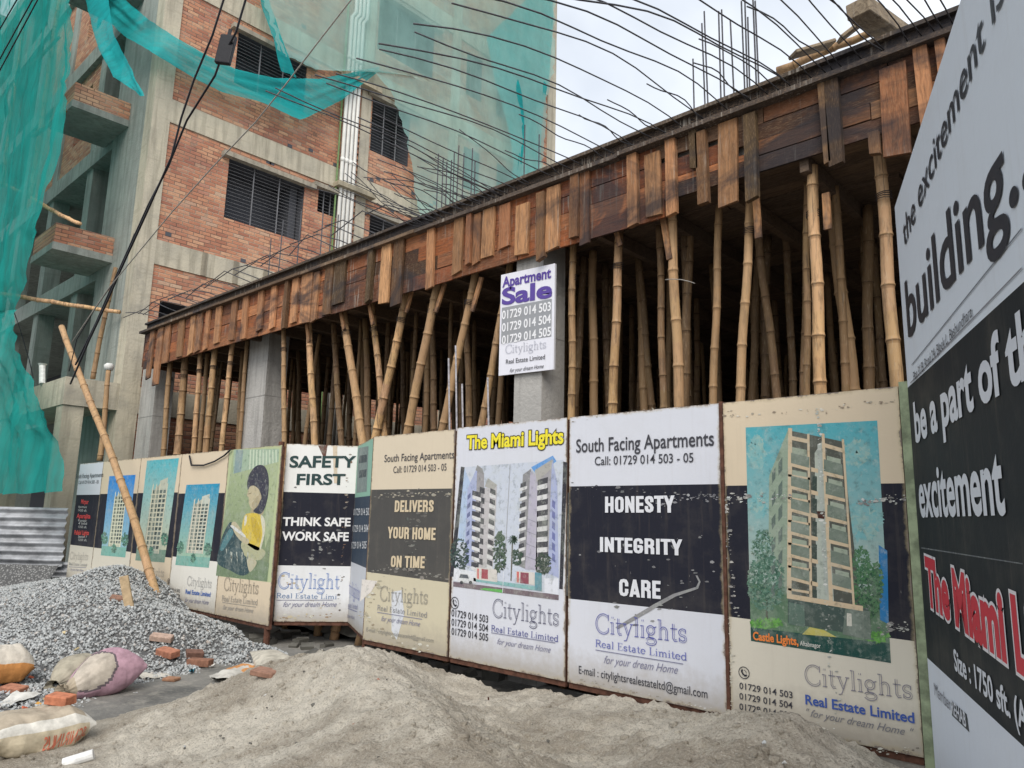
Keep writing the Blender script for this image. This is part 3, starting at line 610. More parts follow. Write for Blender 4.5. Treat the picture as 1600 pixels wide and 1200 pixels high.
# stroke serif alphabet: unit cap height 1, x-height .62
def arc(cx, cz, rx, rz, a0, a1, n=10): return [(cx+rx*math.cos(rad(a0+(a1-a0)*k/n)), cz+rz*math.sin(rad(a0+(a1-a0)*k/n))) for k in range(n+1)]
def sf(x, z, w_=.11): return [(x-w_, z), (x+w_, z)]
SER = {  # width, thick strokes, thin strokes
 'C': (.86, [arc(.47, .5, .42, .5, 48, 312, 18)], [[(.78, .70), (.78, 1.0)], [(.78, .3), (.78, .1)]]),
 'i': (.34, [[(.17, 0), (.17, .62)], [(.17, .84), (.17, .92)]], [sf(.17, .015), [(.05, .61), (.17, .61)]]),
 't': (.42, [[(.19, .85), (.19, .14), (.26, .03), (.38, .06)]], [[(.04, .61), (.38, .61)]]),
 'y': (.66, [[(.13, .62), (.35, .05)]], [[(.55, .62), (.35, .05), (.24, -.24), (.1, -.27)], sf(.13, .61), sf(.55, .61, .09)]),
 'l': (.34, [[(.17, 0), (.17, 1.0)]], [sf(.17, .015), [(.05, .99), (.17, .99)]]),
 'g': (.64, [arc(.29, .42, .19, .2, 0, 360, 14), arc(.3, -.14, .26, .16, 200, 520, 14)], [[(.2, .25), (.16, .12), (.25, .04), (.45, .0)], [(.44, .55), (.6, .62)]]),
 'h': (.70, [[(.17, 0), (.17, 1.0)], [(.52, 0), (.52, .42)] + arc(.36, .42, .16, .19, 0, 150, 6)], [sf(.17, .015), sf(.52, .015), [(.05, .99), (.17, .99)]]),
 's': (.50, [arc(.25, .46, .16, .15, 40, 250, 8) + arc(.25, .16, .17, .15, 80, -150, 8)], [[(.4, .44), (.4, .62)], [(.08, .2), (.08, .02)]]),
 'R': (.78, [[(.18, 0), (.18, 1)], [(.18, .98), (.42, .98)] + arc(.42, .75, .2, .23, 80, -80, 8) + [(.2, .52)], [(.4, .52), (.7, .02)]], [sf(.18, .015), sf(.18, .985), sf(.7, .015, .08)]),
 'E': (.70, [[(.18, 0), (.18, 1)]], [[(.06, .985), (.58, .985), (.58, .8)], [(.06, .015), (.6, .015), (.62, .22)], [(.18, .52), (.44, .52)], [(.44, .42), (.44, .62)]]),
 'L': (.66, [[(.18, 0), (.18, 1)]], [[(.06, .015), (.58, .015), (.6, .24)], sf(.18, .985)]),
 'e': (.58, [arc(.29, .31, .22, .31, 5, 320, 14)], [[(.08, .34), (.5, .34)]]),
 'a': (.58, [[(.42, .05), (.42, .42)] + arc(.27, .44, .15, .18, 0, 150, 6), arc(.26, .17, .17, .17, 60, 330, 10)], [[(.42, .04), (.54, .02)], [(.2, .34), (.42, .38)]]),
 'm': (1.0, [[(.17, 0), (.17, .6)], [(.5, 0), (.5, .42)] + arc(.36, .42, .14, .19, 0, 140, 5), [(.83, 0), (.83, .42)] + arc(.69, .42, .14, .19, 0, 140, 5)], [sf(.17, .015), sf(.5, .015), sf(.83, .015), [(.05, .61), (.17, .61)]]),
 'd': (.66, [[(.5, 0), (.5, 1)], arc(.29, .31, .21, .31, 40, 320, 12)], [[(.5, .015), (.62, .015)], [(.38, .99), (.5, .99)]]),
 ' ': (.34, [], [])}
def ribbon(pts, wd):
    out_ = []
    for (x0, z0), (x1, z1) in zip(pts, pts[1:]):
        L = math.hypot(x1-x0, z1-z0) or 1e-6; nx, nz_ = -(z1-z0)/L*wd/2, (x1-x0)/L*wd/2; ex, ez = (x1-x0)/L*wd*.2, (z1-z0)/L*wd*.2
        out_.append([(x0+nx-ex, z0+nz_-ez), (x0-nx-ex, z0-nz_-ez), (x1-nx+ex, z1-nz_+ez), (x1+nx+ex, z1+nz_+ez)])
    return out_
def serif(body, hollow=False, tk=.1, tn=.045):
    vs, fs = [], []; x = 0
    for ch in body:
        wd, th, tnl = SER[ch]
        q = []
        for s_ in th:
            if hollow:
                for sg in (-1, 1):
                    off = []
                    for k, p in enumerate(s_):
                        a, b_ = s_[max(0, k-1)], s_[min(len(s_)-1, k+1)]; L = math.hypot(b_[0]-a[0], b_[1]-a[1]) or 1e-6
                        off.append((p[0]-(b_[1]-a[1])/L*.045*sg, p[1]+(b_[0]-a[0])/L*.045*sg))
                    q += ribbon(off, .036 if sg < 0 else .022)
            else: q += ribbon(s_, tk)
        for s_ in tnl: q += ribbon(s_, tn)
        for r_ in q:
            i = len(vs); vs += [(x+a, b_) for a, b_ in r_]; fs.append((i, i+1, i+2, i+3))
        x += wd
    return vs, fs
BLK = {'H': (.56, [[(.12, 0), (.12, 1)], [(.44, 0), (.44, 1)], [(.12, .5), (.44, .5)]]), 'N': (.58, [[(.12, 0), (.12, 1)], [(.46, 0), (.46, 1)], [(.12, .98), (.46, .02)]]),
 'O': (.56, [[(.28, .9), (.17, .87), (.12, .76), (.12, .24), (.17, .13), (.28, .1), (.39, .13), (.44, .24), (.44, .76), (.39, .87), (.28, .9)]]), 'E': (.46, [[(.12, 0), (.12, 1)], [(.1, .91), (.42, .91)], [(.1, .5), (.39, .5)], [(.1, .09), (.42, .09)]]),
 'S': (.52, [[(.41, .66), (.41, .78), (.36, .88), (.26, .9), (.16, .87), (.12, .76), (.16, .62), (.36, .42), (.41, .3), (.39, .16), (.3, .1), (.17, .12), (.12, .22), (.12, .36)]]), 'T': (.48, [[(.24, 0), (.24, 1)], [(.02, .91), (.46, .91)]]),
 'Y': (.54, [[(.27, 0), (.27, .42)], [(.08, 1), (.27, .40), (.46, 1)]]), 'I': (.26, [[(.13, 0), (.13, 1)]]), 'G': (.56, [[(.44, .68), (.44, .78), (.38, .88), (.28, .9), (.17, .87), (.12, .76), (.12, .24), (.17, .13), (.28, .1), (.4, .14), (.44, .26), (.44, .46), (.27, .46)]]),
 'R': (.56, [[(.12, 0), (.12, 1)], [(.1, .91), (.34, .91), (.43, .83), (.43, .6), (.34, .5), (.12, .5)], [(.36, .48), (.44, .36), (.44, 0)]]), 'C': (.56, [[(.44, .62), (.44, .76), (.38, .88), (.28, .9), (.17, .87), (.12, .76), (.12, .24), (.17, .13), (.28, .1), (.39, .13), (.44, .24), (.44, .4)]]),
 'A': (.58, [[(.1, 0), (.29, .97), (.48, 0)], [(.17, .24), (.41, .24)]]), 'D': (.56, [[(.12, 0), (.12, 1)], [(.1, .91), (.3, .91), (.42, .82), (.44, .7), (.44, .3), (.42, .18), (.3, .09), (.1, .09)]]), 'L': (.44, [[(.12, 0), (.12, 1)], [(.1, .09), (.4, .09)]]),
 'V': (.54, [[(.08, 1), (.27, .05), (.46, 1)]]), 'U': (.56, [[(.12, 1), (.12, .24), (.17, .13), (.28, .1), (.39, .13), (.44, .24), (.44, 1)]]), 'M': (.70, [[(.12, 0), (.12, 1)], [(.58, 0), (.58, 1)], [(.14, .98), (.35, .08), (.56, .98)]]), ' ': (.24, [])}
def block(body, tk=.185):
    vs, fs = [], []; x = 0
    for ch in body:
        wd, th = BLK[ch]
        for s_ in th:
            for r_ in ribbon(s_, tk):
                i = len(vs); vs += [(x+a, min(1.0, max(0.0, b_))) for a, b_ in r_]; fs.append((i, i+1, i+2, i+3))
        x += wd+.03
    return vs, fs
class Board:
    def __init__(s, plane, name, label, cat='hoarding panel', group=None):
        s.p = plane; s.r = plane.root(name); tag(s.r, label, cat, group); s.let = MB(); s.pic = MB(); s.lev = 0
    def txt(s, body, lb, rb, cap, c, bold=0, shear=0, style='sans', y=.0054, space=1.0, outline=None, uv=False, expand=.02, outlined=False):
        u0, v0 = s.p.px(*lb) if not uv else lb; u1, v1 = s.p.px(*rb) if not uv else rb
        h = s.p.px(lb[0], lb[1]-cap)[1]-v0 if not uv else cap
        if style == 'sans': vs, fs = glyphs(body, bold, shear, space); ch = CAP
        elif style == 'serif': vs, fs = serif(body); ch = 1
        elif style == 'block': vs, fs = block(body); ch = 1
        else: vs, fs = serif(body, True); ch = 1
        if outline:
            s.txt(body, lb, rb, cap, outline, bold+expand, shear, style, y-.0006, space, None, uv, .02, True)
        if style == 'sans' and bold: ref, _ = glyphs(body, 0, shear, space)
        else: ref = vs
        x0, x1 = min(v[0] for v in ref), max(v[0] for v in ref); i = len(s.let.v)
        for j, (a, b_) in enumerate(vs):
            k = (a-x0)/(x1-x0); s.let.v.append((u0+(u1-u0)*k, -y-(.00008*((j//4) % 6) if style != 'sans' else 0), v0+(v1-v0)*k+b_/ch*h))
        for f in fs: s.let.f.append(tuple(i+q for q in f)); s.let.c.append(c); s.let.m.append(0)
        if not outlined: s.flush()
    def flush(s):
        s.let.build('lettering', M_LETTER, s.r); s.let = MB()
    def line(s, a, b_, wd, c, y=.005):
        (u0, v0), (u1, v1) = s.p.px(*a), s.p.px(*b_); h = wd
        s.let.face([(u0, -y, v0), (u1, -y, v1), (u1, -y, v1+h), (u0, -y, v0+h)], c)
    def phone(s, cx, cz, r, c):
        u, v = s.p.px(cx, cz); rr = s.p.px(cx, cz-r)[1]-v
        for q in ribbon([(u+rr*math.cos(k*.2618), v+rr*math.sin(k*.2618)) for k in range(25)], rr*.14): s.let.face([(a, -.0054, b_) for a, b_ in q], c)
        for q in ribbon([(u-.3*rr, v+.5*rr), (u-.45*rr, v+.2*rr), (u-.2*rr, v-.25*rr), (u+.2*rr, v-.5*rr), (u+.5*rr, v-.35*rr)], rr*.3): s.let.face([(a, -.0056, b_) for a, b_ in q], c)
        for q in ribbon([(u+.05*rr, v+.5*rr), (u+.35*rr, v+.3*rr), (u+.45*rr, v)], rr*.12): s.let.face([(a, -.0055, b_) for a, b_ in q], c)
    def poly(s, pts, c, lev=1, uv=False):
        q = pts if uv else [s.p.px(*p) for p in pts]
        if len(q) == 4 or len(q) == 3: s.pic.face([(u, -.0008-.00025*lev, v) for u, v in q], c); return
        tri = tessellate_polygon([[Vector((u, v, 0)) for u, v in q]])
        for t_ in tri: s.pic.face([(q[k][0], -.0008-.00025*lev, q[k][1]) for k in t_], c)
    def spoly(s, pts, c, lev):
        n = len(pts); out_ = []
        for i in range(n):
            p0, p1, p2, p3 = pts[i-1], pts[i], pts[(i+1) % n], pts[(i+2) % n]
            for k in range(5):
                t_ = k/5; out_.append(tuple(.5*(2*p1[j]+(p2[j]-p0[j])*t_+(2*p0[j]-5*p1[j]+4*p2[j]-p3[j])*t_*t_+(3*p1[j]-p0[j]-3*p2[j]+p3[j])*t_**3) for j in (0, 1)))
        s.poly(out_, c, lev)
    def leaves(s, cx, cz, rx, rz, n, cols, lev, seed, sz=4):
        rg = random.Random(seed)
        for k in range(n):
            a, d = rg.uniform(0, 6.28), math.sqrt(rg.random()); x, z = cx+rx*d*math.cos(a), cz+rz*d*math.sin(a); e = sz*rg.uniform(.5, 1.2); th = rg.uniform(0, 3.14)
            P = [(x+e*math.cos(th+j*2.09), z+e*math.sin(th+j*2.09)) for j in range(3)]; s.poly(P, rg.choice(cols), lev+rg.random()*(2.5 if lev >= 1 else .35))
    def wear(s, path, wd, n, cols, lev, seed):
        rg = random.Random(seed)
        for k in range(n):
            t_ = rg.random()*(len(path)-1); i = min(int(t_), len(path)-2); f = t_-i; x = path[i][0]+(path[i+1][0]-path[i][0])*f; z = path[i][1]+(path[i+1][1]-path[i][1])*f
            x += rg.gauss(0, wd*.25); z += rg.gauss(0, wd*.3); r_ = min(wd*rg.uniform(.12, .5)*rg.random(), rg.uniform(.6, 3.2)); m_ = rg.randint(5, 7); a0 = rg.uniform(0, 6.28); el = rg.uniform(.4, 1)
            P = [(x+r_*1.5*math.cos(a0+j*6.283/m_)*rg.uniform(.6, 1.3), z+el*r_*math.sin(a0+j*6.283/m_)*rg.uniform(.6, 1.3)) for j in range(m_)]
            q = [s.p.px(*p) for p in P]; c = rg.choice(cols); s.pic.face([(u, -.0008-.00025*(lev+rg.random()*2), v) for u, v in q], c)
    def sheet(s, u0, u1, v0, v1, bands, warp=.012, seed=0, top=None):
        """bands: list of (v_low_left, v_low_right, colour) from the top down"""
        mb = MB(); rg = random.Random(seed); n = 14
        def yy(u, v): return warp*fbm((u*.9+seed*7, v*.9, 3.1), 3)*.25
        tl, tr = (v1, v1) if top is None else top
        hi = (tl, tr)
        for lo_l, lo_r, c in bands:
            for k in range(n):
                a, b_ = k/n, (k+1)/n; ua, ub = u0+(u1-u0)*a, u0+(u1-u0)*b_
                mb.face([(ua, 0, lo_l+(lo_r-lo_l)*a), (ub, 0, lo_l+(lo_r-lo_l)*b_), (ub, 0, hi[0]+(hi[1]-hi[0])*b_), (ua, 0, hi[0]+(hi[1]-hi[0])*a)], c)
            hi = (lo_l, lo_r)
        mb.face([(u1, .012, v0), (u0, .012, v0), (u0, .012, tl), (u1, .012, tr)], (.2, .15, .12))
        for (a, b_, c_, d) in ((u0, v0, u1, v0), (u1, v0, u1, tr), (u1, tr, u0, tl), (u0, tl, u0, v0)):
            mb.face([(a, .012, b_), (c_, .012, d), (c_, 0, d), (a, 0, b_)], (.25, .16, .12))
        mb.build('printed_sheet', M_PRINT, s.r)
        fr = MB()
        fr.box((u0+.005, .014, v0-.045), (u1-.005, .055, v0+.02)); fr.box((u0+.005, .014, v1-.06), (u1-.005, .055, v1-.012))
        fr.box((u0+.005, .0145, v0+.021), (u0+.045, .0545, v1-.061)); fr.box((u1-.045, .0145, v0+.021), (u1-.005, .0545, v1-.061))
        fr.build('angle_iron_frame', M_RUST, s.r)
    def done(s):
        if s.let.f: s.flush()
        if s.pic.f: s.pic.build('printed_picture', M_PICT, s.r)
CREAM = (.62, .52, .385); WHITE = (.60, .615, .67); DARK = (.020, .021, .031); INK = (.05, .05, .06); NAVY = (.08, .09, .28); PALE = (.60, .56, .47); BLUE = (.05, .13, .42)
YF = 4.96
def front(pxl, pxr):
    a, b_ = atY(pxl[0], pxl[1], YF), atY(pxr[0], pxr[1], YF); return a.x, b_.x
Z0, Z1 = .475, 2.61
def brandlines(B, a, b_, cap, a2, b2, cap2, ul=None, a3=None, b3=None, cap3=0, c1=INK, c2=NAVY, st2='serif', c3=(.2, .2, .3)):
    B.txt('Citylights', a, b_, cap, c1, style='hollow'); B.txt('Real Estate Limited', a2, b2, cap2, c2, style=st2, bold=.02 if st2 == 'sans' else 0)
    if ul: B.line(ul[0], ul[1], .006, (.2, .2, .3))
    if a3: B.txt('for your dream Home', a3, b3, cap3, c3, shear=.45, bold=-.004)

# --- HONESTY panel
xa, xb = -3.945, -2.565
P = Plane((xa, YF, 0), (1, 0)); B = Board(P, 'hoarding_panel', 'white and black tin hoarding panel lettered HONESTY INTEGRITY CARE')
t_ = P.px(890, 760)[1]; l_, r_ = P.px(885, 935)[1], P.px(1132, 961)[1]
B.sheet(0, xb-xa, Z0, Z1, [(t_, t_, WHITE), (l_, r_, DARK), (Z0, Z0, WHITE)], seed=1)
B.txt('South Facing Apartments', (901, 707), (1116, 696), 20, INK, bold=.012); B.txt('Call: 01729 014 503 - 05', (930, 727), (1084, 722), 13, INK, bold=.008)
for bd, a, b_, cp_ in (('HONESTY', (946, 801), (1055, 801), 25), ('INTEGRITY', (938, 862), (1067, 868), 23), ('CARE', (968, 931), (1033, 936), 27)): B.txt(bd, a, b_, cp_, (.66, .67, .71), style='block')
brandlines(B, (931, 988), (1074, 1004), 29, (931, 1010), (1074, 1032), 11, ((931, 1016), (1068, 1038)), (944, 1036), (1060, 1053), 12, c1=(.10, .11, .36), c2=(.13, .15, .42))
B.txt('E-mail : citylightsrealestateltd@gmail.com', (905, 1052), (1106, 1091), 12, INK, bold=.004)
B.wear([(890, 760), (1000, 768), (1130, 775)], 9, 50, [(.10, .10, .12), (.16, .16, .17), (.26, .26, .27)], 6, 9); B.wear([(1020, 790), (1080, 775), (1126, 778)], 10, 40, [(.34, .34, .36), (.22, .22, .24)], 6, 10); B.wear([(892, 660), (1000, 640), (1125, 632)], 4, 40, [(.4, .36, .3), (.3, .26, .22)], 6, 11); B.wear([(888, 1058), (1000, 1082), (1130, 1112)], 5, 60, [(.4, .36, .3), (.3, .26, .22), (.55, .54, .52)], 6, 12); B.wear([(960, 945), (1080, 938), (1120, 850), (900, 880)], 60, 40, [(.16, .16, .17), (.26, .26, .27)], 6, 13)
B.poly([(962, 980), (985, 966), (1022, 944), (1052, 928), (1088, 917), (1092, 909), (1087, 899), (1090, 899), (1095, 909), (1091, 920), (1056, 932), (1026, 949), (990, 970), (966, 983)], (.25, .25, .26), 9)
B.done()
# --- tower panel (beige)
xa, xb = -2.535, -1.36
P = Plane((xa, YF, 0), (1, 0)); B = Board(P, 'hoarding_panel', 'beige tin hoarding panel with a large picture of a cream apartment tower')
t_ = P.px(1200, 758)[1]; l_, r_ = P.px(1136, 963)[1], P.px(1438, 1003)[1]
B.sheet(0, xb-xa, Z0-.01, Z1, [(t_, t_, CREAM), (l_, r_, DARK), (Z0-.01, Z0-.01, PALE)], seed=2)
def Zc(zx, zy): return (1130+zx/2.223, 640+zy/2.222)
def zp(*pts): return [Zc(*p) for p in pts]
for k in range(48):   # printed sky of the picture
    f0, f1 = k/48, (k+1)/48; L_ = lambda f: (78+19*f, 62+740*f); R2 = lambda f: (535+48*f, 38+842*f)
    q = (k+.5)/48; cc = (.08+.26*min(1, q*1.5), .36+.10*q, .42-.05*q) if q < .72 else (.10, .18, .11)
    B.poly(zp(L_(f1), R2(f1), R2(f0), L_(f0)), cc, 0)
B.poly(zp((95, 756), (578, 812), (583, 880), (97, 803)), (.02, .07, .06), 3)
for cx_, cz_, rx_, rz_, sd_ in ((490, 380, 60, 70, 61), (128, 330, 22, 40, 62), (462, 150, 44, 40, 63), (118, 150, 22, 50, 64)):
    p = Zc(cx_, cz_); B.leaves(p[0], p[1], rx_/2.2, rz_/2.2, 120, [(.22, .42, .42), (.20, .40, .41), (.27, .43, .40), (.17, .40, .42)], 0.6, sd_, 7)
B.poly(zp((540, 470), (570, 490), (575, 745), (545, 730)), (.03, .18, .40), 1)
B.leaves(*Zc(150, 600), 30, 44, 620, [(.08, .17, .12), (.05, .11, .08), (.14, .24, .18), (.10, .20, .15)], 2, 1, 3.2); B.leaves(*Zc(140, 490), 18, 34, 260, [(.10, .20, .15), (.06, .13, .09), (.18, .28, .22)], 2, 71, 3); B.poly(zp((148, 730), (156, 730), (153, 600), (149, 600)), (.05, .06, .04), 2)
B.leaves(*Zc(500, 640), 24, 40, 520, [(.05, .13, .06), (.08, .19, .09), (.03, .08, .05)], 2, 2, 3.2); B.leaves(*Zc(480, 540), 14, 30, 240, [(.06, .15, .08), (.10, .21, .11)], 2, 72, 3); B.leaves(*Zc(530, 590), 12, 26, 200, [(.05, .13, .07), (.09, .2, .1)], 2, 73, 3)
B.leaves(*Zc(150, 742), 26, 8, 90, [(.12, .35, .06), (.08, .24, .05)], 5, 3, 4); B.leaves(*Zc(540, 790), 18, 8, 60, [(.12, .35, .06), (.08, .24, .05)], 5, 4, 4)
CR = (.58, .46, .31); SD = (.27, .34, .26); GL = (.05, .07, .06); RL = (.17, .21, .17)
B.poly(zp((228, 64), (160, 230), (158, 445), (222, 640)), SD, 3)
B.poly(zp((226, 640), (480, 690), (412, 110), (228, 72)), (.09, .095, .08), 3)     # recess
for k in range(6):
    z_ = 150+k*78+k*2
    B.poly(zp((170+k*-1, z_+70), (182, z_+50), (182, z_+88), (170, z_+108)), (.12, .16, .14), 4); B.poly(zp((192, z_+36), (206, z_+14), (206, z_+60), (192, z_+80)), (.12, .16, .14), 4)
B.poly(zp((222, 640), (238, 643), (240, 64), (226, 64)), CR, 6); B.poly(zp((300, 650), (310, 652), (300, 84), (292, 84)), CR, 6)
B.poly(zp((325, 655), (385, 665), (352, 100), (318, 150)), (.42, .46, .40), 4); B.poly(zp((368, 665), (382, 668), (352, 84), (342, 82)), CR, 6); B.poly(zp((450, 680), (458, 682), (420, 104), (412, 102)), CR, 6)
for k in range(6):
    s_ = k*79; g = k*6
    B.poly(zp((240, 165+s_), (292, 175+s_), (290, 140+s_), (240, 130+s_)), (.30, .35, .27), 5)
    B.poly(zp((236, 190+s_), (300, 205+s_), (300, 165+s_), (236, 150+s_)), RL, 7); B.poly(zp((234, 196+s_), (302, 214+s_), (302, 203+s_), (234, 185+s_)), CR, 8)
    B.poly(zp((226, 232+s_), (302, 245+s_), (302, 236+s_), (226, 224+s_)), CR, 6)
    a = 352+g; B.poly(zp((a+8, 200+s_), (a+58, 210+s_), (a+56, 172+s_), (a+8, 160+s_)), (.32, .37, .29), 5)
    B.poly(zp((a-2, 216+s_), (a+64, 232+s_), (a+62, 190+s_), (a-2, 172+s_)), RL, 7); B.poly(zp((a-4, 226+s_), (a+66, 242+s_), (a+66, 231+s_), (a-4, 213+s_)), CR, 8)
    B.poly(zp((306, 215+s_), (330, 220+s_), (330, 206+s_), (306, 200+s_)), CR, 6)
    B.poly(zp((310, 280+s_), (326, 284+s_), (326, 232+s_), (310, 228+s_)), GL, 5)
B.poly(zp((230, 104), (298, 118), (298, 104), (230, 90)), CR, 8); B.poly(zp((344, 128), (418, 150), (418, 136), (344, 114)), CR, 8)
B.poly(zp((222, 655), (486, 700), (486, 682), (222, 638)), CR, 9)
B.poly(zp((225, 740), (512, 790), (505, 690), (225, 655)), (.06, .09, .08), 7); B.poly(zp((228, 745), (285, 755), (282, 680), (228, 668)), (.10, .16, .13), 8); B.poly(zp((415, 780), (515, 800), (510, 700), (425, 690)), (.14, .18, .15), 8)
B.poly(zp((275, 780), (395, 790), (350, 765), (300, 755)), (.50, .45, .12), 9); B.poly(zp((430, 750), (448, 752), (446, 708), (430, 706)), (.6, .58, .5), 9)
B.poly(zp((325, 352), (354, 354), (352, 380), (330, 376)), (.06, .02, .015), 12)
B.poly(zp((328, 120), (341, 116), (350, 350), (363, 640), (354, 640), (338, 370)), (.40, .44, .40), 11)   # peeled strip
GY = [(.36, .36, .34), (.46, .45, .42), (.28, .27, .26), (.20, .19, .19)]
B.wear(zp((5, 312), (80, 305), (160, 312), (240, 305)), 12, 70, GY + [(.55, .58, .58)], 11, 1); B.wear(zp((470, 320), (545, 312), (640, 306)), 11, 70, GY + [(.60, .62, .60)], 11, 2)
B.wear(zp((545, 770), (590, 755), (646, 760)), 14, 40, GY, 11, 3); B.wear(zp((10, 300), (20, 480), (50, 720)), 10, 60, GY, 11, 4); B.wear(zp((15, 720), (30, 900), (20, 1060)), 10, 60, [(.52, .48, .40), (.40, .37, .31), (.62, .58, .5)], 11, 5)
B.wear(zp((330, 0), (334, 120), (345, 350), (360, 640), (370, 860), (400, 1000), (385, 1110)), 7, 150, [(.58, .60, .56), (.46, .48, .44), (.66, .66, .62), (.34, .35, .32)], 12, 6)
B.wear(zp((5, 18), (330, 4), (600, -30)), 9, 60, [(.66, .62, .54), (.42, .36, .28), (.30, .24, .18)], 12, 7); B.wear(zp((300, 1085), (450, 1150), (600, 1190), (668, 1180)), 9, 60, [(.36, .33, .28), (.62, .60, .52), (.22, .19, .16)], 12, 8)
B.txt('Castle Lights,', Zc(106, 798), Zc(262, 818), 12, (.75, .22, .05), bold=.03); B.txt('Aftabnagor', Zc(268, 818), Zc(340, 828), 7, (.6, .6, .55), bold=.01)
B.phone(1163, 1051, 9, INK)
for k in range(3): B.txt('01729 014 50%d' % (3+k), Zc(58, 968+36*k), Zc(242, 1002+36*k), 9.5, INK, bold=.012)
B.txt('Citylights', Zc(285, 952), Zc(660, 1006), 30, (.22, .21, .25), style='hollow'); B.txt('Real Estate Limited', Zc(288, 1022), Zc(665, 1088), 14.5, (.05, .10, .35), bold=.022)
B.txt('" for your dream Home "', Zc(290, 1062), Zc(665, 1136), 11, (.2, .2, .22), shear=.45)
B.done()
# --- twin towers panel
xa, xb = -5.345, -3.975
P = Plane((xa, YF, 0), (1, 0)); B = Board(P, 'hoarding_panel', 'white tin hoarding panel with yellow headline and two grey towers by a road')
B.sheet(0, xb-xa, Z0, Z1, [(Z0, Z0, WHITE)], seed=3)
def Zc(zx, zy): return (690+zx/4.285, 660+zy/4.285)
SKY = (.55, .60, .68)
B.poly(zp((80, 1060), (785, 1150), (815, 250), (150, 300)), (.52, .56, .64), 0)
B.poly(zp((600, 300), (745, 222), (770, 260), (640, 360)), (.12, .30, .62), 1); B.poly(zp((110, 800), (150, 300), (200, 420), (160, 800)), (.40, .50, .66), 1)
B.poly(zp((55, 1030), (82, 1034), (155, 300), (130, 296)), (.04, .04, .05), 2); B.poly(zp((788, 1115), (812, 1118), (842, 268), (815, 262)), (.04, .04, .05), 2)
B.poly(zp((835, 1160), (846, 1162), (857, 470), (845, 470)), (.06, .06, .06), 2)
LV = (.36, .40, .58); WT = (.62, .62, .62); GR = (.36, .35, .38); DK = (.07, .07, .08)
B.poly(zp((150, 950), (215, 970), (240, 300), (175, 440)), LV, 3); B.poly(zp((215, 970), (290, 975), (285, 340), (240, 285)), (.30, .29, .30), 3); B.poly(zp((240, 985), (345, 960), (372, 430), (285, 440)), (.47, .45, .46), 4)
B.poly(zp((228, 320), (285, 350), (275, 310), (240, 285)), (.26, .26, .26), 5); B.poly(zp((290, 430), (350, 450), (374, 420), (310, 372)), (.36, .35, .33), 6)
B.poly(zp((515, 960), (570, 985), (600, 310), (545, 350)), (.25, .25, .26), 3); B.poly(zp((560, 985), (640, 990), (650, 350), (595, 330)), (.42, .40, .48), 4); B.poly(zp((630, 1000), (715, 1010), (750, 250), (645, 360)), (.33, .32, .34), 4)
B.poly(zp((712, 1010), (785, 1040), (775, 400), (740, 240)), LV, 5); B.poly(zp((625, 320), (640, 400), (735, 310), (745, 245)), (.38, .37, .35), 6)
for k in range(8):
    s_ = k*68
    B.poly(zp((205-k*1, 490+s_), (262-k*2, 505+s_), (264-k*2, 470+s_), (208-k, 455+s_)), DK, 6); B.poly(zp((208-k, 510+s_), (266-k*2, 530+s_), (266-k*2, 505+s_), (208-k, 486+s_)), WT, 7)
    if s_ < 480: B.poly(zp((325-k*3, 470+s_), (362-k*3, 490+s_), (362-k*3, 455+s_), (328-k*3, 440+s_)), DK, 7); B.poly(zp((322-k*3, 500+s_), (364-k*3, 512+s_), (364-k*3, 490+s_), (322-k*3, 474+s_)), WT, 8)
    B.poly(zp((255-k*2, 470+s_), (290-k*2, 480+s_), (290-k*2, 440+s_), (257-k*2, 430+s_)), DK, 5)
    B.poly(zp((175-k*2, 520+s_*.9), (195-k*2, 500+s_*.92), (195-k*2, 470+s_*.92), (175-k*2, 490+s_*.9)), (.14, .16, .28), 4)
    B.poly(zp((528-k*2, 440+s_), (565-k*2, 425+s_), (565-k*2, 395+s_), (530-k*2, 410+s_)), DK, 6); B.poly(zp((524-k*2, 462+s_), (574-k*2, 445+s_), (574-k*2, 425+s_), (524-k*2, 440+s_)), WT, 7)
    B.poly(zp((645, 420+s_*1.02), (712, 405+s_*1.05), (714, 365+s_*1.05), (648, 385+s_*1.02)), DK, 6); B.poly(zp((640, 455+s_*1.02), (706, 440+s_*1.05), (706, 408+s_*1.05), (640, 425+s_*1.02)), WT, 7)
    if k > 1: B.poly(zp((740, 420+s_*1.05), (760, 440+s_*1.05), (762, 390+s_*1.05), (742, 372+s_*1.05)), (.16, .18, .36), 7)
for k in range(4): B.poly(zp((566, 640+k*85), (636, 668+k*85), (636, 671+k*85), (566, 643+k*85)), (.2, .2, .24), 6)
B.leaves(*Zc(122, 890), 14, 26, 130, [(.03, .05, .05), (.06, .09, .08)], 6, 21, 3); B.leaves(*Zc(390, 880), 10, 32, 170, [(.05, .09, .06), (.09, .13, .09), (.04, .06, .05)], 8, 22, 3); B.leaves(*Zc(395, 780), 6, 12, 50, [(.10, .14, .10)], 8, 26, 2.5)
B.leaves(*Zc(505, 900), 8, 12, 60, [(.05, .08, .06)], 8, 23, 3); B.leaves(*Zc(682, 945), 12, 17, 130, [(.04, .06, .05), (.08, .10, .08)], 9, 24, 3)
B.poly(zp((462, 1060), (470, 1060), (480, 790), (472, 790)), (.12, .11, .09), 9)
for a in range(0, 360, 30):
    ca, sa = math.cos(rad(a)), math.sin(rad(a)); B.poly(zp((476, 782), (476+22*ca-6*sa, 778-22*sa-6*ca), (476+38*ca, 790-36*sa), (476+20*ca+6*sa, 786-20*sa+6*ca)), (.05, .08, .06), 10)
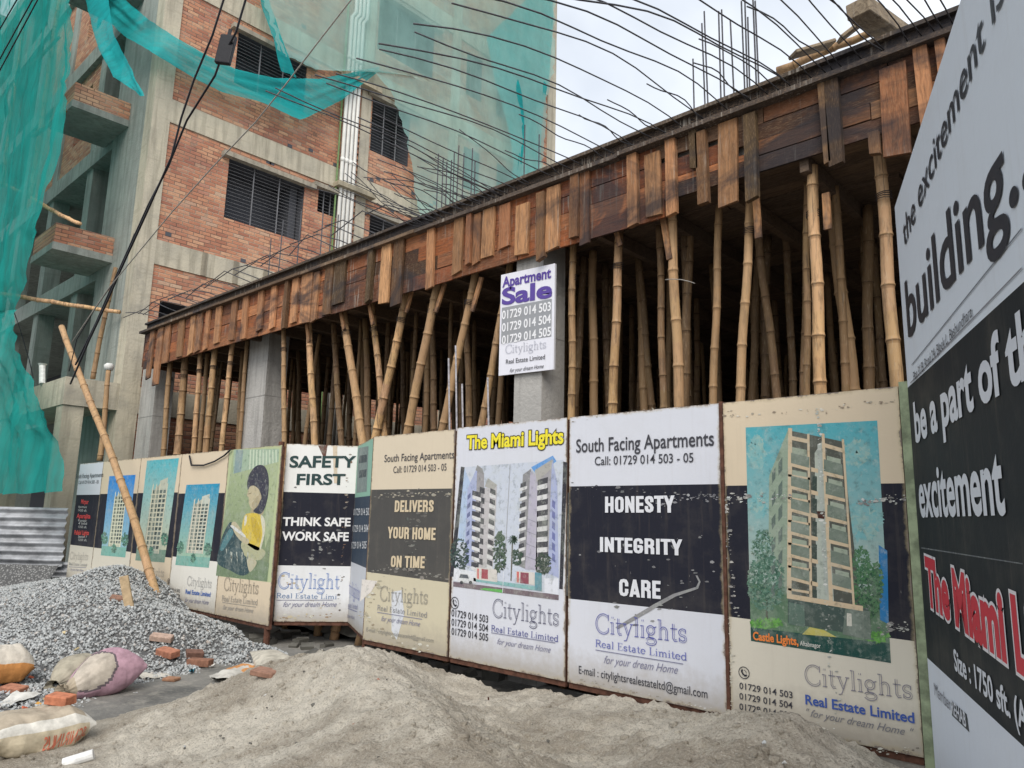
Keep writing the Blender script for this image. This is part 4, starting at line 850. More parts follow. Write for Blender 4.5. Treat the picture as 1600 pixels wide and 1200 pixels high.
B.poly(zp((78, 1098), (785, 1190), (785, 1155), (80, 1066)), (.17, .13, .15), 9); B.poly(zp((210, 1062), (640, 1126), (640, 1098), (215, 1040)), (.22, .42, .42), 9); B.poly(zp((255, 1118), (410, 1142), (410, 1120), (290, 1108)), (.12, .40, .10), 10)
B.poly(zp((230, 1050), (375, 1070), (372, 985), (232, 970)), (.60, .57, .53), 10); B.poly(zp((268, 1045), (312, 1050), (312, 985), (270, 980)), (.33, .07, .09), 11); B.poly(zp((240, 1045), (252, 1047), (252, 980), (240, 978)), (.55, .16, .15), 11)
B.poly(zp((500, 1070), (625, 1090), (625, 1005), (502, 995)), (.60, .57, .53), 10); B.poly(zp((528, 1075), (585, 1082), (585, 1008), (530, 1003)), (.25, .07, .10), 11); B.poly(zp((505, 1070), (520, 1072), (520, 1000), (505, 998)), (.55, .16, .15), 11); B.poly(zp((625, 1120), (672, 1130), (672, 1010), (627, 1003)), (.10, .26, .32), 11)
B.poly(zp((80, 1062), (232, 1075), (232, 1000), (85, 975)), (.66, .68, .72), 9); B.poly(zp((690, 1140), (785, 1155), (785, 1045), (690, 1040)), (.66, .68, .74), 9)
B.poly(zp((108, 1068), (214, 1078), (216, 1048), (196, 1040), (180, 1014), (126, 1010), (112, 1040)), (.62, .63, .64), 12); B.poly(zp((120, 1040), (184, 1046), (176, 1020), (128, 1016)), (.10, .11, .13), 13)
for cx_ in (136, 196): B.poly(zp(*[(cx_+12*math.cos(k*.785), 1072+12*math.sin(k*.785)) for k in range(8)]), (.04, .04, .05), 14)
B.poly(zp((459, 280), (462, 280), (430, 870), (427, 870)), (.3, .3, .3), 11); B.poly(zp((408, 1140), (412, 1140), (420, 1000), (416, 1000)), (.66, .68, .72), 14)
B.txt('The Miami Lights', Zc(172, 178), Zc(815, 138), 20, (.78, .68, .04), bold=.03, outline=(.05, .04, .02), expand=.05)
B.phone(711, 942, 9, INK)
for k in range(3): B.txt('01729 014 50%d' % (3+k), (706, 962.5+14.3*k), (763, 973+14.3*k), 10.5, INK, bold=.012)
brandlines(B, (770, 963), (874, 978), 27, (768, 986), (873, 1003), 9.5, ((768, 989), (868, 1005)), (777, 1006), (861, 1020), 9, c1=(.10, .10, .16))
B.done()
# --- DELIVERS panel
xa, xb = -6.675, -5.375
P = Plane((xa, YF, 0), (1, 0)); B = Board(P, 'hoarding_panel', 'faded beige hoarding panel with worn black band lettered DELIVERS YOUR HOME ON TIME')
t_ = P.px(590, 765)[1]; l_, r_ = P.px(568, 893)[1], P.px(706, 911)[1]
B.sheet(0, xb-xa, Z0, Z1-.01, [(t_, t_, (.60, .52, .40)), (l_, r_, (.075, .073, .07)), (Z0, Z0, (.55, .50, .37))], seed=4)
B.txt('South Facing Apartments', (601, 722), (710, 716), 11, INK, bold=.004); B.txt('Call: 01729 014 503 - 05', (615, 739), (698, 735), 10, INK)
for bd, a, b_, cp_ in (('DELIVERS', (617, 800), (678, 800), 18), ('YOUR HOME', (606, 841), (681, 844), 18), ('ON TIME', (611, 886), (664, 888), 18)): B.txt(bd, a, b_, cp_, (.58, .48, .33), style='block')
brandlines(B, (594, 938), (669, 944), 22, (590, 953), (668, 965), 8, ((590, 957), (660, 968)), (596, 970), (657, 979), 8, c1=(.25, .24, .22), c2=(.22, .22, .24))
B.txt('E-mail : citylightsrealestateltd@gmail.com', (573, 986), (678, 1004), 6, (.25, .24, .22))
B.wear([(590, 775), (650, 772), (708, 772)], 9, 90, [(.16, .15, .14), (.30, .27, .22), (.42, .38, .30)], 6, 14); B.wear([(580, 890), (640, 890), (700, 905)], 10, 90, [(.16, .15, .14), (.24, .22, .2), (.05, .05, .05)], 6, 15); B.wear([(600, 900), (570, 960), (600, 995), (680, 1015)], 14, 80, [(.62, .60, .52), (.38, .34, .25), (.30, .25, .18)], 6, 16); B.wear([(640, 790), (645, 840), (650, 880)], 40, 70, [(.11, .105, .10), (.045, .045, .045), (.14, .13, .12)], 2, 17)
B.poly([(612, 925), (628, 922), (632, 960), (620, 1000), (612, 985)], (.60, .62, .66), 6); B.poly([(566, 905), (590, 908), (580, 925), (563, 940)], (.66, .62, .58), 6)
B.done()
# --- folded narrow panel
P = Plane((-7.86, 5.60, 0), (1.17, -.60)); B = Board(P, 'hoarding_panel', 'panel folded edge-on beside the SAFETY FIRST one, green above dark phone numbers')
t_ = P.px(575, 775)[1]; l_ = P.px(566, 885)[1]
B.sheet(0, 1.30, Z0, Z1, [(t_, t_, (.26, .46, .36)), (l_, l_, (.05, .07, .10)), (Z0, Z0, (.60, .62, .66))], seed=5)
B.poly([(560, 700), (576, 697), (573, 768), (557, 770)], (.20, .25, .24), 2); B.poly([(562, 712), (574, 710), (573, 722), (561, 724)], (.06, .08, .09), 3); B.poly([(562, 735), (573, 733), (572, 745), (561, 747)], (.06, .08, .09), 3)
for k in range(3): B.txt('01729 014 50%d' % (3+k), (553-3*k, 805+26*k), (579-3*k, 805+26*k), 10, (.66, .68, .7), bold=.01)
B.txt('Citylights', (541, 924), (562, 938), 20, (.12, .15, .45), style='hollow'); B.txt('Real Estate Limited', (538, 947), (559, 952), 7, NAVY, style='serif'); B.line((536, 948), (558, 956), .006, NAVY)
B.txt('for your dream Home', (536, 962), (554, 968), 6, (.2, .2, .3), shear=.4)
B.done()
# --- SAFETY panel
P = Plane((-8.42, 4.93, 0), (.56, .67)); B = Board(P, 'hoarding_panel', 'white and black hoarding panel lettered SAFETY FIRST, THINK SAFE, WORK SAFE')
wS = P.px(556, 800)[0]
t_ = P.px(500, 770)[1]; l_ = P.px(480, 884)[1]
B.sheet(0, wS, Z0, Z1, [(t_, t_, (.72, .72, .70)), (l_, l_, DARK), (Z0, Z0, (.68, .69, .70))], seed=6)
B.txt('SAFETY', (453, 730), (554, 730), 17, (.02, .05, .05), bold=.03); B.txt('FIRST', (464, 757), (538, 757), 16, (.02, .05, .05), bold=.03)
B.txt('THINK SAFE', (442, 821), (547, 822), 12.5, (.72, .72, .72), bold=.03); B.txt('WORK SAFE', (441, 844), (544, 845), 13, (.72, .72, .72), bold=.03)
B.txt('Citylight', (434, 919), (530, 920), 24, (.12, .22, .50), style='hollow'); B.txt('Real Estate Limi', (432, 934), (526, 936), 7.5, (.16, .24, .40), style='serif'); B.line((432, 938), (520, 938), .006, (.2, .2, .3)); B.txt('for your dream Home', (442, 948), (526, 948), 8, (.2, .2, .3), shear=.45)
B.wear([(440, 900), (520, 960), (430, 965)], 10, 50, [(.5, .42, .28), (.30, .20, .12), (.6, .58, .5)], 6, 18); B.wear([(548, 700), (540, 800), (530, 960)], 6, 60, [(.3, .26, .22), (.10, .09, .09), (.22, .13, .09)], 9, 19); B.wear([(450, 780), (520, 850), (460, 870)], 50, 40, [(.12, .12, .13), (.2, .2, .2)], 6, 20)
B.poly([(497, 696), (512, 695), (508, 720)], (.12, .05, .04), 8); B.poly([(520, 697), (527, 697), (527, 755), (522, 755)], (.60, .50, .38), 6)
B.done()
pst = MB(); pst.tube([(-8.44, 4.87, .2), (-8.44, 4.87, 2.63)], .038, 8); o = pst.build('rusty_post', M_RUST); recenter(o, (-8.44, 4.87, .2)); tag(o, 'rusty post between the picture of the reader and the SAFETY FIRST panel', 'post')
pst = MB(); pst.tube([(-6.69, 4.99, .2), (-6.69, 4.99, 2.6)], .02, 8); o = pst.build('rusty_post', M_RUST); recenter(o, (-6.69, 4.99, .2)); tag(o, 'thin rusty post between the folded panel and the DELIVERS panel', 'post')
pst = MB(); pst.box((-2.562, YF-.01, .42), (-2.538, YF+.03, 2.62)); o = pst.build('rusty_post', M_RUST); recenter(o, (-2.55, YF, .42)); tag(o, 'reddish rusty post between the HONESTY panel and the beige tower panel', 'post')
pst = MB(); pst.box((-1.345, YF-.04, .3), (-1.285, YF+.02, 2.63)); o = pst.build('green_post', M_GREENPOST); recenter(o, (-1.3, YF, .3)); tag(o, 'flaking green steel post between the beige tower panel and the big billboard', 'post')
# --- far panels (left)
YL = 4.82
def lx(px, py): return atY(px, py, YL).x
X = [lx(116, 800), lx(153, 800), lx(212, 800), lx(276, 800), lx(350, 800), lx(433, 800)]
def Zc(zx, zy): return (90+zx/4.444, 700+zy/4.444)
Zl0, Zl1 = .44, 2.58
P = Plane((X[0], YL, 0), (1, 0)); vb = lambda a, b_: P.px(*Zc(a, b_))[1]
B = Board(P, 'hoarding_panel', 'leftmost white and black hoarding panel with small red lettering, beside the corrugated tin')
B.sheet(0, X[1]-X[0]-.01, Zl0, Zl1, [(vb(200, 325), vb(200, 325), WHITE), (vb(160, 680), vb(160, 680), DARK), (Zl0, Zl0, PALE)], seed=7)
B.txt('South Facing Apartments', Zc(125, 212), Zc(318, 200), 6.5, INK); B.txt('Call: 01729 014 503 - 05', Zc(145, 250), Zc(285, 246), 5, INK)
for tx, y_, a, b_, c in (('Mirpur', 385, 165, 215, (.6, .05, .05)), ('Aparajita', 485, 135, 228, (.6, .05, .05)), ('Pallabi Lights', 600, 118, 218, (.55, .06, .05))): B.txt(tx, Zc(a, y_), Zc(b_, y_+4), 6.5, c, bold=.03)
for y_, tx in ((415, 'Apartment'), (440, '1450 sft.'), (510, 'Rupnagar'), (530, '4 bed'), (555, '1350 sft.'), (622, 'Section 7'), (645, '1250 sft.')): B.txt(tx, Zc(145, y_), Zc(205, y_+3), 3.6, (.5, .5, .48))
brandlines(B, Zc(85, 770), Zc(212, 778), 11, Zc(80, 812), Zc(205, 822), 4.5, (Zc(80, 825), Zc(200, 832)), Zc(90, 850), Zc(180, 858), 4, c1=(.35, .33, .3), c2=(.3, .3, .3))
B.done()
def far_tower(B, quad, tower, skytop, skybot, bodyc, strip, seed, foot=(.18, .40, .34)):
    (a, b_, c_, d) = quad     # tl, tr, br, bl in zoom px
    lerp = lambda p, q, f: (p[0]+(q[0]-p[0])*f, p[1]+(q[1]-p[1])*f)
    for k in range(24):
        f0, f1 = k/24, (k+1)/24; cc = tuple(skytop[i]+(skybot[i]-skytop[i])*(k+.5)/24 for i in range(3))
        B.poly(zp(lerp(a, d, f1), lerp(b_, c_, f1), lerp(b_, c_, f0), lerp(a, d, f0)), cc, 0)
    Q = lambda u, v: lerp(lerp(a, b_, u), lerp(d, c_, u), v)
    B.poly(zp(Q(0, .88), Q(0, 1), Q(1, 1), Q(1, .88)), foot, 2)
    u0, u1, um, v0, v1 = tower
    B.poly(zp(Q(u0, v0+.14), Q(u0-.05, v1), Q(um, v1), Q(um, v0+.06)), tuple(x*.75 for x in bodyc), 3); B.poly(zp(Q(um, v0+.03), Q(um, v1), Q(u1+.03, v1), Q(u1, v0)), bodyc, 3)
    rg = random.Random(seed); n = 13
    for k in range(n):
        f = v0+.12+(v1-v0-.15)*k/n; h = (v1-v0)/n*.55
        for j in range(3):
            ua = u0+.02+(um-u0)*j/3; B.poly(zp(Q(ua, f), Q(ua, f+h*rg.uniform(.8, 1.5)), Q(ua+(um-u0)*.24, f+h), Q(ua+(um-u0)*.24, f)), rg.choice([(.05, .08, .07), (.12, .15, .13), (.20, .24, .2)]), 5)
        for j in range(2):
            ua = um+.03+(u1-um)*j/2; B.poly(zp(Q(ua, f), Q(ua, f+h), Q(ua+(u1-um)*.32, f+h), Q(ua+(u1-um)*.36, f)), rg.choice([(.04, .06, .06), (.10, .13, .12)]), 5)
        B.poly(zp(Q(u0-.02, f+h*1.25), Q(u0-.02, f+h*1.5), Q(u1+.02, f+h*1.45), Q(u1+.02, f+h*1.2)), strip, 6)
    for uu in (u0, (u0+um)/2, um, u1): B.poly(zp(Q(uu, v0+.07), Q(uu, v1), Q(uu+.03, v1), Q(uu+.03, v0+.05)), strip, 7)
    for uu, vv, rr in ((.08, .78, 14), (.9, .78, 16), (.5, .9, 10)):
        p = Zc(*Q(uu, vv)); B.leaves(p[0], p[1], rr/3.2, rr/1.6, 70, [(.08, .20, .14), (.12, .28, .2), (.05, .12, .10)], 8, seed+int(uu*10), 2.2)
P = Plane((X[1], YL, 0), (1, 0)); B = Board(P, 'hoarding_panel', 'beige hoarding panel with a bright blue tower picture behind the leaning bamboo pole')
B.sheet(0, X[2]-X[1]-.01, Zl0, Zl1, [(vb(500, 316), vb(500, 316), CREAM), (vb(450, 715), vb(450, 715), DARK), (Zl0, Zl0, PALE)], seed=8)
far_tower(B, ((360, 196), (542, 186), (470, 760), (300, 745)), (.30, .72, .52, .14, .88), (.02, .22, .62), (.30, .50, .50), (.55, .56, .42), (.68, .68, .52), 31)
B.done()
P = Plane((X[2], YL, 0), (1, 0)); B = Board(P, 'hoarding_panel', 'beige hoarding panel with a hazy green grey tower picture right of the bamboo pole')
B.sheet(0, X[3]-X[2]-.01, Zl0, Zl1, [(vb(600, 312), vb(600, 312), CREAM), (vb(560, 735), vb(560, 735), DARK), (Zl0, Zl0, CREAM)], seed=9)
far_tower(B, ((622, 88), (843, 70), (742, 795), (540, 780)), (.28, .74, .5, .18, .92), (.08, .40, .46), (.55, .52, .36), (.45, .47, .38), (.58, .56, .42), 41, (.16, .26, .2))
brandlines(B, Zc(605, 880), Zc(740, 895), 12, Zc(610, 938), Zc(735, 956), 6, c1=(.3, .28, .25), c2=INK, st2='sans')
B.done()
P = Plane((X[3], YL, 0), (1, 0)); B = Board(P, 'hoarding_panel', 'beige hoarding panel with a small tower picture under a loose hanging cable')
B.sheet(0, X[4]-X[3]-.01, Zl0, Zl1, [(vb(1000, 314), vb(1000, 314), CREAM), (vb(900, 765), vb(900, 765), DARK), (Zl0, Zl0, (.68, .66, .6))], seed=10)
far_tower(B, ((895, 256), (1128, 246), (1050, 832), (818, 812)), (.30, .74, .52, .12, .84), (.02, .26, .44), (.34, .50, .34), (.50, .53, .46), (.62, .58, .46), 51)
B.phone(*Zc(772, 924), 4, INK)
for k in range(3): B.txt('01729 014 50%d' % (3+k), Zc(752, 985+34*k), Zc(850, 1003+34*k), 5, INK)
brandlines(B, Zc(900, 952), Zc(1070, 972), 14, Zc(890, 1010), Zc(1062, 1032), 6.5, None, Zc(885, 1068), Zc(1050, 1088), 7, c1=(.3, .3, .3), c2=BLUE, st2='sans')
B.done()
P = Plane((X[4], YL, 0), (1, 0)); B = Board(P, 'hoarding_panel', 'hoarding panel printed with a person in a yellow shirt reading in a green room')
vb4 = lambda a, b_: P.px(*Zc(a, b_))[1]
B.sheet(0, X[5]-X[4]-.01, Zl0, Zl1, [(vb4(1100, 888), vb4(1455, 930), (.42, .48, .28)), (Zl0, Zl0, CREAM)], seed=11)
for k in range(30):
    f0, f1 = k/30, (k+1)/30; L_ = lambda f: (1222-122*f, 10+876*f); R2 = lambda f: (1538-82*f, 4+924*f); q = (k+.5)/30
    B.poly(zp(L_(f1), R2(f1), R2(f0), L_(f0)), (.36-.20*q, .43-.22*q, .25-.13*q), .2)
B.poly(zp((1218, 180), (1535, 95), (1540, 5), (1225, 12)), (.32, .42, .31), 1)
for k in range(9): B.poly(zp((1330+k*23, 150-k*6), (1340+k*23, 147-k*6), (1346+k*22, 12), (1336+k*22, 12)), (.50, .58, .44), 2)
B.poly(zp((1225, 178), (1275, 165), (1290, 16), (1240, 14)), (.22, .30, .30), 2)
B.poly(zp((1100, 885), (1455, 928), (1470, 800), (1300, 740), (1110, 800)), (.16, .22, .13), 1)
B.poly(zp((1440, 700), (1490, 560), (1535, 95), (1480, 115), (1462, 300), (1440, 480)), (.36, .42, .25), 2)
B.spoly(zp((1345, 420), (1340, 470), (1400, 480), (1430, 450), (1432, 380), (1370, 390)), (.36, .31, .19), 4)      # neck
B.spoly(zp((1328, 240), (1322, 300), (1316, 330), (1328, 345), (1330, 385), (1350, 420), (1400, 410), (1440, 340), (1430, 230), (1370, 200)), (.47, .41, .27), 5)      # face
B.spoly(zp((1322, 290), (1318, 235), (1340, 170), (1385, 122), (1436, 126), (1464, 190), (1466, 300), (1446, 400), (1418, 452), (1388, 455), (1360, 436), (1392, 400), (1412, 340), (1400, 290), (1366, 262), (1338, 268)), (.045, .045, .065), 6)      # hair
B.spoly(zp((1395, 330), (1412, 322), (1416, 350), (1402, 366)), (.42, .36, .24), 7); B.spoly(zp((1326, 318), (1346, 310), (1344, 316), (1328, 322)), (.20, .16, .10), 7); B.spoly(zp((1350, 390), (1395, 330), (1400, 400), (1370, 425)), (.38, .32, .20), 5.6)
B.spoly(zp((1300, 470), (1345, 452), (1405, 462), (1438, 500), (1440, 580), (1405, 705), (1345, 690), (1296, 640), (1280, 560)), (.60, .45, .07), 5)      # shirt
B.spoly(zp((1345, 480), (1380, 500), (1415, 590), (1400, 660), (1370, 620), (1350, 560)), (.50, .36, .05), 6); B.spoly(zp((1300, 480), (1316, 470), (1312, 520), (1298, 540)), (.62, .60, .50), 7)
B.spoly(zp((1410, 470), (1440, 500), (1438, 600), (1412, 700), (1404, 690), (1424, 590)), (.60, .58, .45), 7)
B.spoly(zp((1208, 530), (1232, 512), (1262, 545), (1300, 610), (1330, 640), (1320, 668), (1280, 650), (1236, 600)), (.47, .42, .28), 7)      # forearm
B.spoly(zp((1205, 548), (1222, 540), (1300, 602), (1296, 618)), (.62, .62, .58), 8)      # book
B.spoly(zp((1285, 650), (1400, 690), (1444, 724), (1405, 778), (1330, 765), (1284, 725)), (.40, .40, .25), 5); B.spoly(zp((1318, 760), (1384, 790), (1346, 856), (1326, 842)), (.46, .43, .30), 6)
B.spoly(zp((1122, 700), (1150, 600), (1195, 518), (1224, 530), (1262, 590), (1296, 660), (1300, 730), (1335, 850), (1280, 886), (1200, 850), (1112, 800)), (.04, .075, .085), 4)      # jeans
B.spoly(zp((1130, 700), (1160, 620), (1200, 560), (1222, 590), (1190, 650), (1150, 710)), (.09, .20, .22), 6); B.spoly(zp((1150, 760), (1220, 690), (1280, 700), (1300, 790), (1240, 760)), (.06, .10, .11), 6)
for k in range(14): B.poly(zp((1170+(k*37) % 150, 700+(k*23) % 70), (1178+(k*37) % 150, 702+(k*23) % 70), (1176+(k*37) % 150, 740+(k*31) % 90)), (.45, .48, .42), 8)
B.txt('Citylights', Zc(1155, 985), Zc(1395, 1015), 20, (.25, .22, .18), style='hollow'); B.txt('Real Estate Limited', Zc(1142, 1060), Zc(1390, 1090), 8.5, (.3, .28, .25), style='serif'); B.line(Zc(1145, 1072), Zc(1380, 1106), .006, (.3, .28, .25)); B.txt('for your dream Home', Zc(1150, 1118), Zc(1360, 1145), 7, (.35, .33, .3), shear=.45)
B.done()
# --- big billboard at the right
A0 = Vector((-1.285, 4.885, 0)); ang = rad(-24); Dd = Vector((-math.sin(ang), -math.cos(ang), 0))
P = Plane(A0, (Dd.x, Dd.y)); B = Board(P, 'billboard', 'tall white and black billboard at the right edge of the scene', 'billboard')
tl = P.px(1408, 298)[1]; tr_ = P.px(1500, 4); slope = (tr_[1]-tl)/tr_[0]
vA = P.px(1420, 604)[1]; vA2 = P.px(1599, 441); sA = (vA2[1]-vA)/vA2[0]
vB = P.px(1455, 1033)[1]; vB2 = P.px(1599, 1166); sB = (vB2[1]-vB)/vB2[0]
LB = 3.6
mb = MB(); GW = (.60, .645, .70); zb_ = .42
dz = lambda s_, b_, k: b_+k*s_
NN = 20
for k in range(NN):
    a, b_ = LB*k/NN, LB*(k+1)/NN
    for lo, hi, c in (((zb_, 0), (vB, sB), (.62, .66, .72)), ((vB, sB), (vA, sA), (.024, .028, .031)), ((vA, sA), (tl, slope), GW)):
        mb.face([(a, 0, dz(a, *lo)), (b_, 0, dz(b_, *lo)), (b_, 0, dz(b_, *hi)), (a, 0, dz(a, *hi))], c)
mb.face([(LB, .05, zb_), (0, .05, zb_), (0, .05, tl), (LB, .05, tl+slope*LB)], (.3, .3, .3)); mb.face([(0, .05, zb_), (0, 0, zb_), (0, 0, tl), (0, .05, tl)], (.6, .6, .6)); mb.face([(0, 0, tl), (LB, 0, tl+slope*LB), (LB, .05, tl+slope*LB), (0, .05, tl)], (.5, .5, .5)); mb.face([(0, 0, zb_), (0, .05, zb_), (LB, .05, zb_), (LB, 0, zb_)], (.3, .3, .3))
mb.build('printed_sheet', M_BOARD, B.r)
fr = MB()
for u in (.06, 1.2, 2.4, 3.5): fr.box((u, .052, .2), (u+.06, .11, tl-.1))
for z in (.6, 2.0, 3.4): fr.box((.05, .111, z), (3.56, .15, z+.05))
fr.build('support_frame', M_RUST, B.r)
BK = (.03, .035, .045); WL = (.60, .63, .68)
B.txt('the excitement is', (1414, 387), (1572, -8), 47, BK, bold=.004); B.txt('building...', (1421, 528), (1640, 252), 96, BK, bold=.012)
B.txt('Plot 31/B, Road 24, Block L, Bashundhara', (1429, 596), (1521, 494), 15, BK)
B.line((1426, 571), (1599, 358), .006, (.12, .13, .15)); B.line((1424, 599), (1599, 420), .006, (.2, .2, .22))
B.txt('be a part of the', (1433, 690), (1655, 560), 62, WL, bold=.03); B.txt('excitement', (1440, 806), (1573, 801), 70, WL, bold=.025)
B.txt('The Miami Lights', (1452, 942), (1740, 1150), 68, (.52, .03, .05), bold=.045, outline=(.66, .64, .66), expand=.04)
B.txt('Size : 1750 sft. (Approx.)', (1494, 1046), (1690, 1215), 30, WL, bold=.025)
B.txt('Member', (1462, 1086), (1488, 1112), 18, (.16, .17, .2)); B.poly([(1486, 1094), (1511, 1116), (1515, 1144), (1488, 1118)], (.06, .065, .075), 3); B.txt('REHAB', (1489, 1114), (1512, 1137), 19, WL, bold=.02)
B.poly([(1440, 855), (1599, 880), (1599, 882), (1440, 857)], (.12, .13, .14), 3)
B.done()
# --- sale sign on the column
P = Plane((atY(781, 510, 5.60).x, 5.60, 0), (1, 0)); B = Board(P, 'sale_sign', 'white Apartment Sale sign hung on the concrete column above the fence', 'sign')
wS = P.px(866, 500)[0]; tl, tr2 = P.px(782, 430)[1], P.px(865, 412)[1]; bl, br2 = P.px(780, 587)[1], P.px(866, 577)[1]
mb = MB(); WS = (.74, .74, .80)
def strip(f0, f1, u0, u1, c, y):
    L2 = lambda u, f: (u*wS, y, (tl+(tr2-tl)*u)*(1-f)+(bl+(br2-bl)*u)*f); mb.face([L2(u0, f1), L2(u1, f1), L2(u1, f0), L2(u0, f0)], c)
strip(0, 1, 0, 1, WS, 0); strip(0, 1, 1, 0, WS, .025)
for q in (((0, 0, bl), (0, 0, tl), (0, .025, tl), (0, .025, bl)), ((wS, 0, br2), (wS, .025, br2), (wS, .025, tr2), (wS, 0, tr2)), ((0, 0, tl), (wS, 0, tr2), (wS, .025, tr2), (0, .025, tl)), ((0, 0, bl), (0, .025, bl), (wS, .025, br2), (wS, 0, br2))): mb.face(q, (.6, .6, .63))
strip(.335, .69, .035, .955, (.30, .31, .33), -.003)
mb.build('sign_board', M_BOARD, B.r)
PU = (.10, .06, .30)
B.txt('Apartment', (786, 449), (861, 434), 15, PU, bold=.03); B.txt('Sale', (786, 476), (861, 464), 24, PU, bold=.034)
for k in range(3): B.txt('01729 014 50%d' % (3+k), (785, 499+19.5*k), (861, 485+19.5*k), 12.5, (.8, .8, .82), bold=.02)
B.txt('Citylights', (790, 553), (854, 544), 13, (.35, .36, .42), style='hollow'); B.txt('Real Estate Limited', (791, 569), (852, 561), 7, INK, bold=.004); B.txt('for your dream Home', (797, 582), (850, 575), 6, INK, shear=.4)
B.done()

# ================================================================ GROUND, SAND, GRAVEL
import numpy as np
GZ = .2
g = MB(); S = 400; xs = [-S, -60, -30, -16, -8, 0, 8, 30, 60, S]
for a, b_ in zip(xs, xs[1:]):
    for c_, d in zip(xs, xs[1:]): g.face([(a, c_, GZ), (b_, c_, GZ), (b_, d, GZ), (a, d, GZ)])
tag(g.build('ground', M_GROUND), kind='structure')
class Height:
    """smooth surface through control points (thin plate spline)"""
    def __init__(s, pts, lam=.02):
        P = np.array([(p[0], p[1]) for p in pts]); z = np.array([p[2] for p in pts]); n = len(P)
        K = s.k(np.linalg.norm(P[:, None]-P[None], axis=2)) + lam*np.eye(n); A = np.hstack([np.ones((n, 1)), P])
        M = np.zeros((n+3, n+3)); M[:n, :n] = K; M[:n, n:] = A; M[n:, :n] = A.T
        s.w = np.linalg.solve(M, np.concatenate([z, np.zeros(3)])); s.P = P
    @staticmethod
    def k(r): return np.where(r > 1e-9, r*r*np.log(np.maximum(r, 1e-9)), 0)
    def __call__(s, x, y):
        q = np.stack([np.asarray(x, float).ravel(), np.asarray(y, float).ravel()], 1)
        K = s.k(np.linalg.norm(q[:, None]-s.P[None], axis=2)); return (K @ s.w[:-3] + s.w[-3] + q @ s.w[-2:]).reshape(np.shape(x))
def ctl(px): return [tuple(atY(a, b_, y)) for a, b_, y in px]
def zg(px, py, z=GZ): return tuple(atZ(px, py, z))
SC = ctl([(330, 1078, 3.0), (380, 1060, 3.1), (440, 1038, 3.15), (500, 1027, 3.2), (560, 1030, 3.2), (610, 1060, 3.05), (650, 1100, 2.9), (690, 1150, 2.75), (720, 1200, 2.6),
          (570, 1022, 4.0), (620, 1028, 4.4), (660, 1042, 4.7), (700, 1052, 4.85), (760, 1069, 4.9), (830, 1085, 4.9), (900, 1085, 4.85), (1000, 1099, 4.85), (1130, 1123, 4.8), (1175, 1121, 4.35), (1235, 1113, 4.0), (1290, 1150, 4.15), (1340, 1195, 4.25),
          (720, 1100, 4.25), (780, 1140, 4.0), (830, 1180, 3.65), (680, 1075, 4.35), (860, 1120, 4.4), (930, 1130, 4.2), (960, 1160, 3.85), (1000, 1200, 3.3), (1100, 1165, 3.95), (1200, 1200, 3.4), (900, 1200, 3.35),
          (400, 1200, 2.2), (560, 1200, 2.3), (500, 1110, 2.75), (420, 1110, 2.75), (600, 1150, 2.6)])
SC += [zg(300, 1088, .2), zg(230, 1105, .2), zg(140, 1140, .21), zg(200, 1200, .26), zg(60, 1205, .24), zg(-60, 1215, .23), zg(-60, 1150, .19), (-7.6, 3.6, .1), (-7.5, 4.6, .12), (-6.9, 4.7, .2), (-2, 1.6, .3), (0, 2, .25), (-4, 1, .28), (.5, 4, .2), (.9, 4.8, .1), (-1, .4, .2), (-6, .6, .22), (-7.5, .5, .15), (-.8, 4.6, .3), (-.6, 3.4, .35)]
HS = Height(SC)
def sandz(x, y):
    z = float(HS(np.array([x]), np.array([y]))[0]); return z
XS0, XS1, YS0, YS1 = -7.9, 1.3, .2, 4.93
nx_, ny_ = 540, 280
gx, gy = np.meshgrid(np.linspace(XS0, XS1, nx_), np.linspace(YS0, YS1, ny_), indexing='ij'); gz = HS(gx, gy)
verts = []
for i in range(nx_):
    for j in range(ny_):
        x, y = gx[i, j], gy[i, j]; z = gz[i, j]
        a = fbm((x*1.6, y*1.6, 0), 3); b_ = fbm((x*6, y*6, 4), 4); c_ = fbm((x*19, y*19, 9), 3)
        cl = max(0, mnoise.noise((x*5.2, y*5.2, 2))-.12)
        k = min(1, max(0, (z-.17)/.12))
        z += k*(.05*a - .035*abs(b_) + .016*c_ + .06*cl*abs(c_)) - k*.03*abs(fbm((x*2.2+y*1.2, y*6-x*2.5, 5), 3)) + k*.022*max(0, mnoise.noise((x*13, y*13, 7))-.2) + .02*k
        e = min(x-XS0, XS1-x, y-YS0)
        if e < .3: z -= (.3-e)*.5
        verts.append((x, y, z))
sb = MB(); sb.v = verts
for i in range(nx_-1):
    for j in range(ny_-1):
        a = i*ny_+j; sb.f.append((a, a+ny_, a+ny_+1, a+1)); sb.c.append((1, 1, 1)); sb.m.append(0)
o = sb.build('sand_heap', M_SAND, None, True); recenter(o, (-3.5, 3.2, GZ)); tag(o, 'big heap of pale building sand spilling in front of the hoardings', 'sand heap')
cb_ = MB(); rg = random.Random(44)
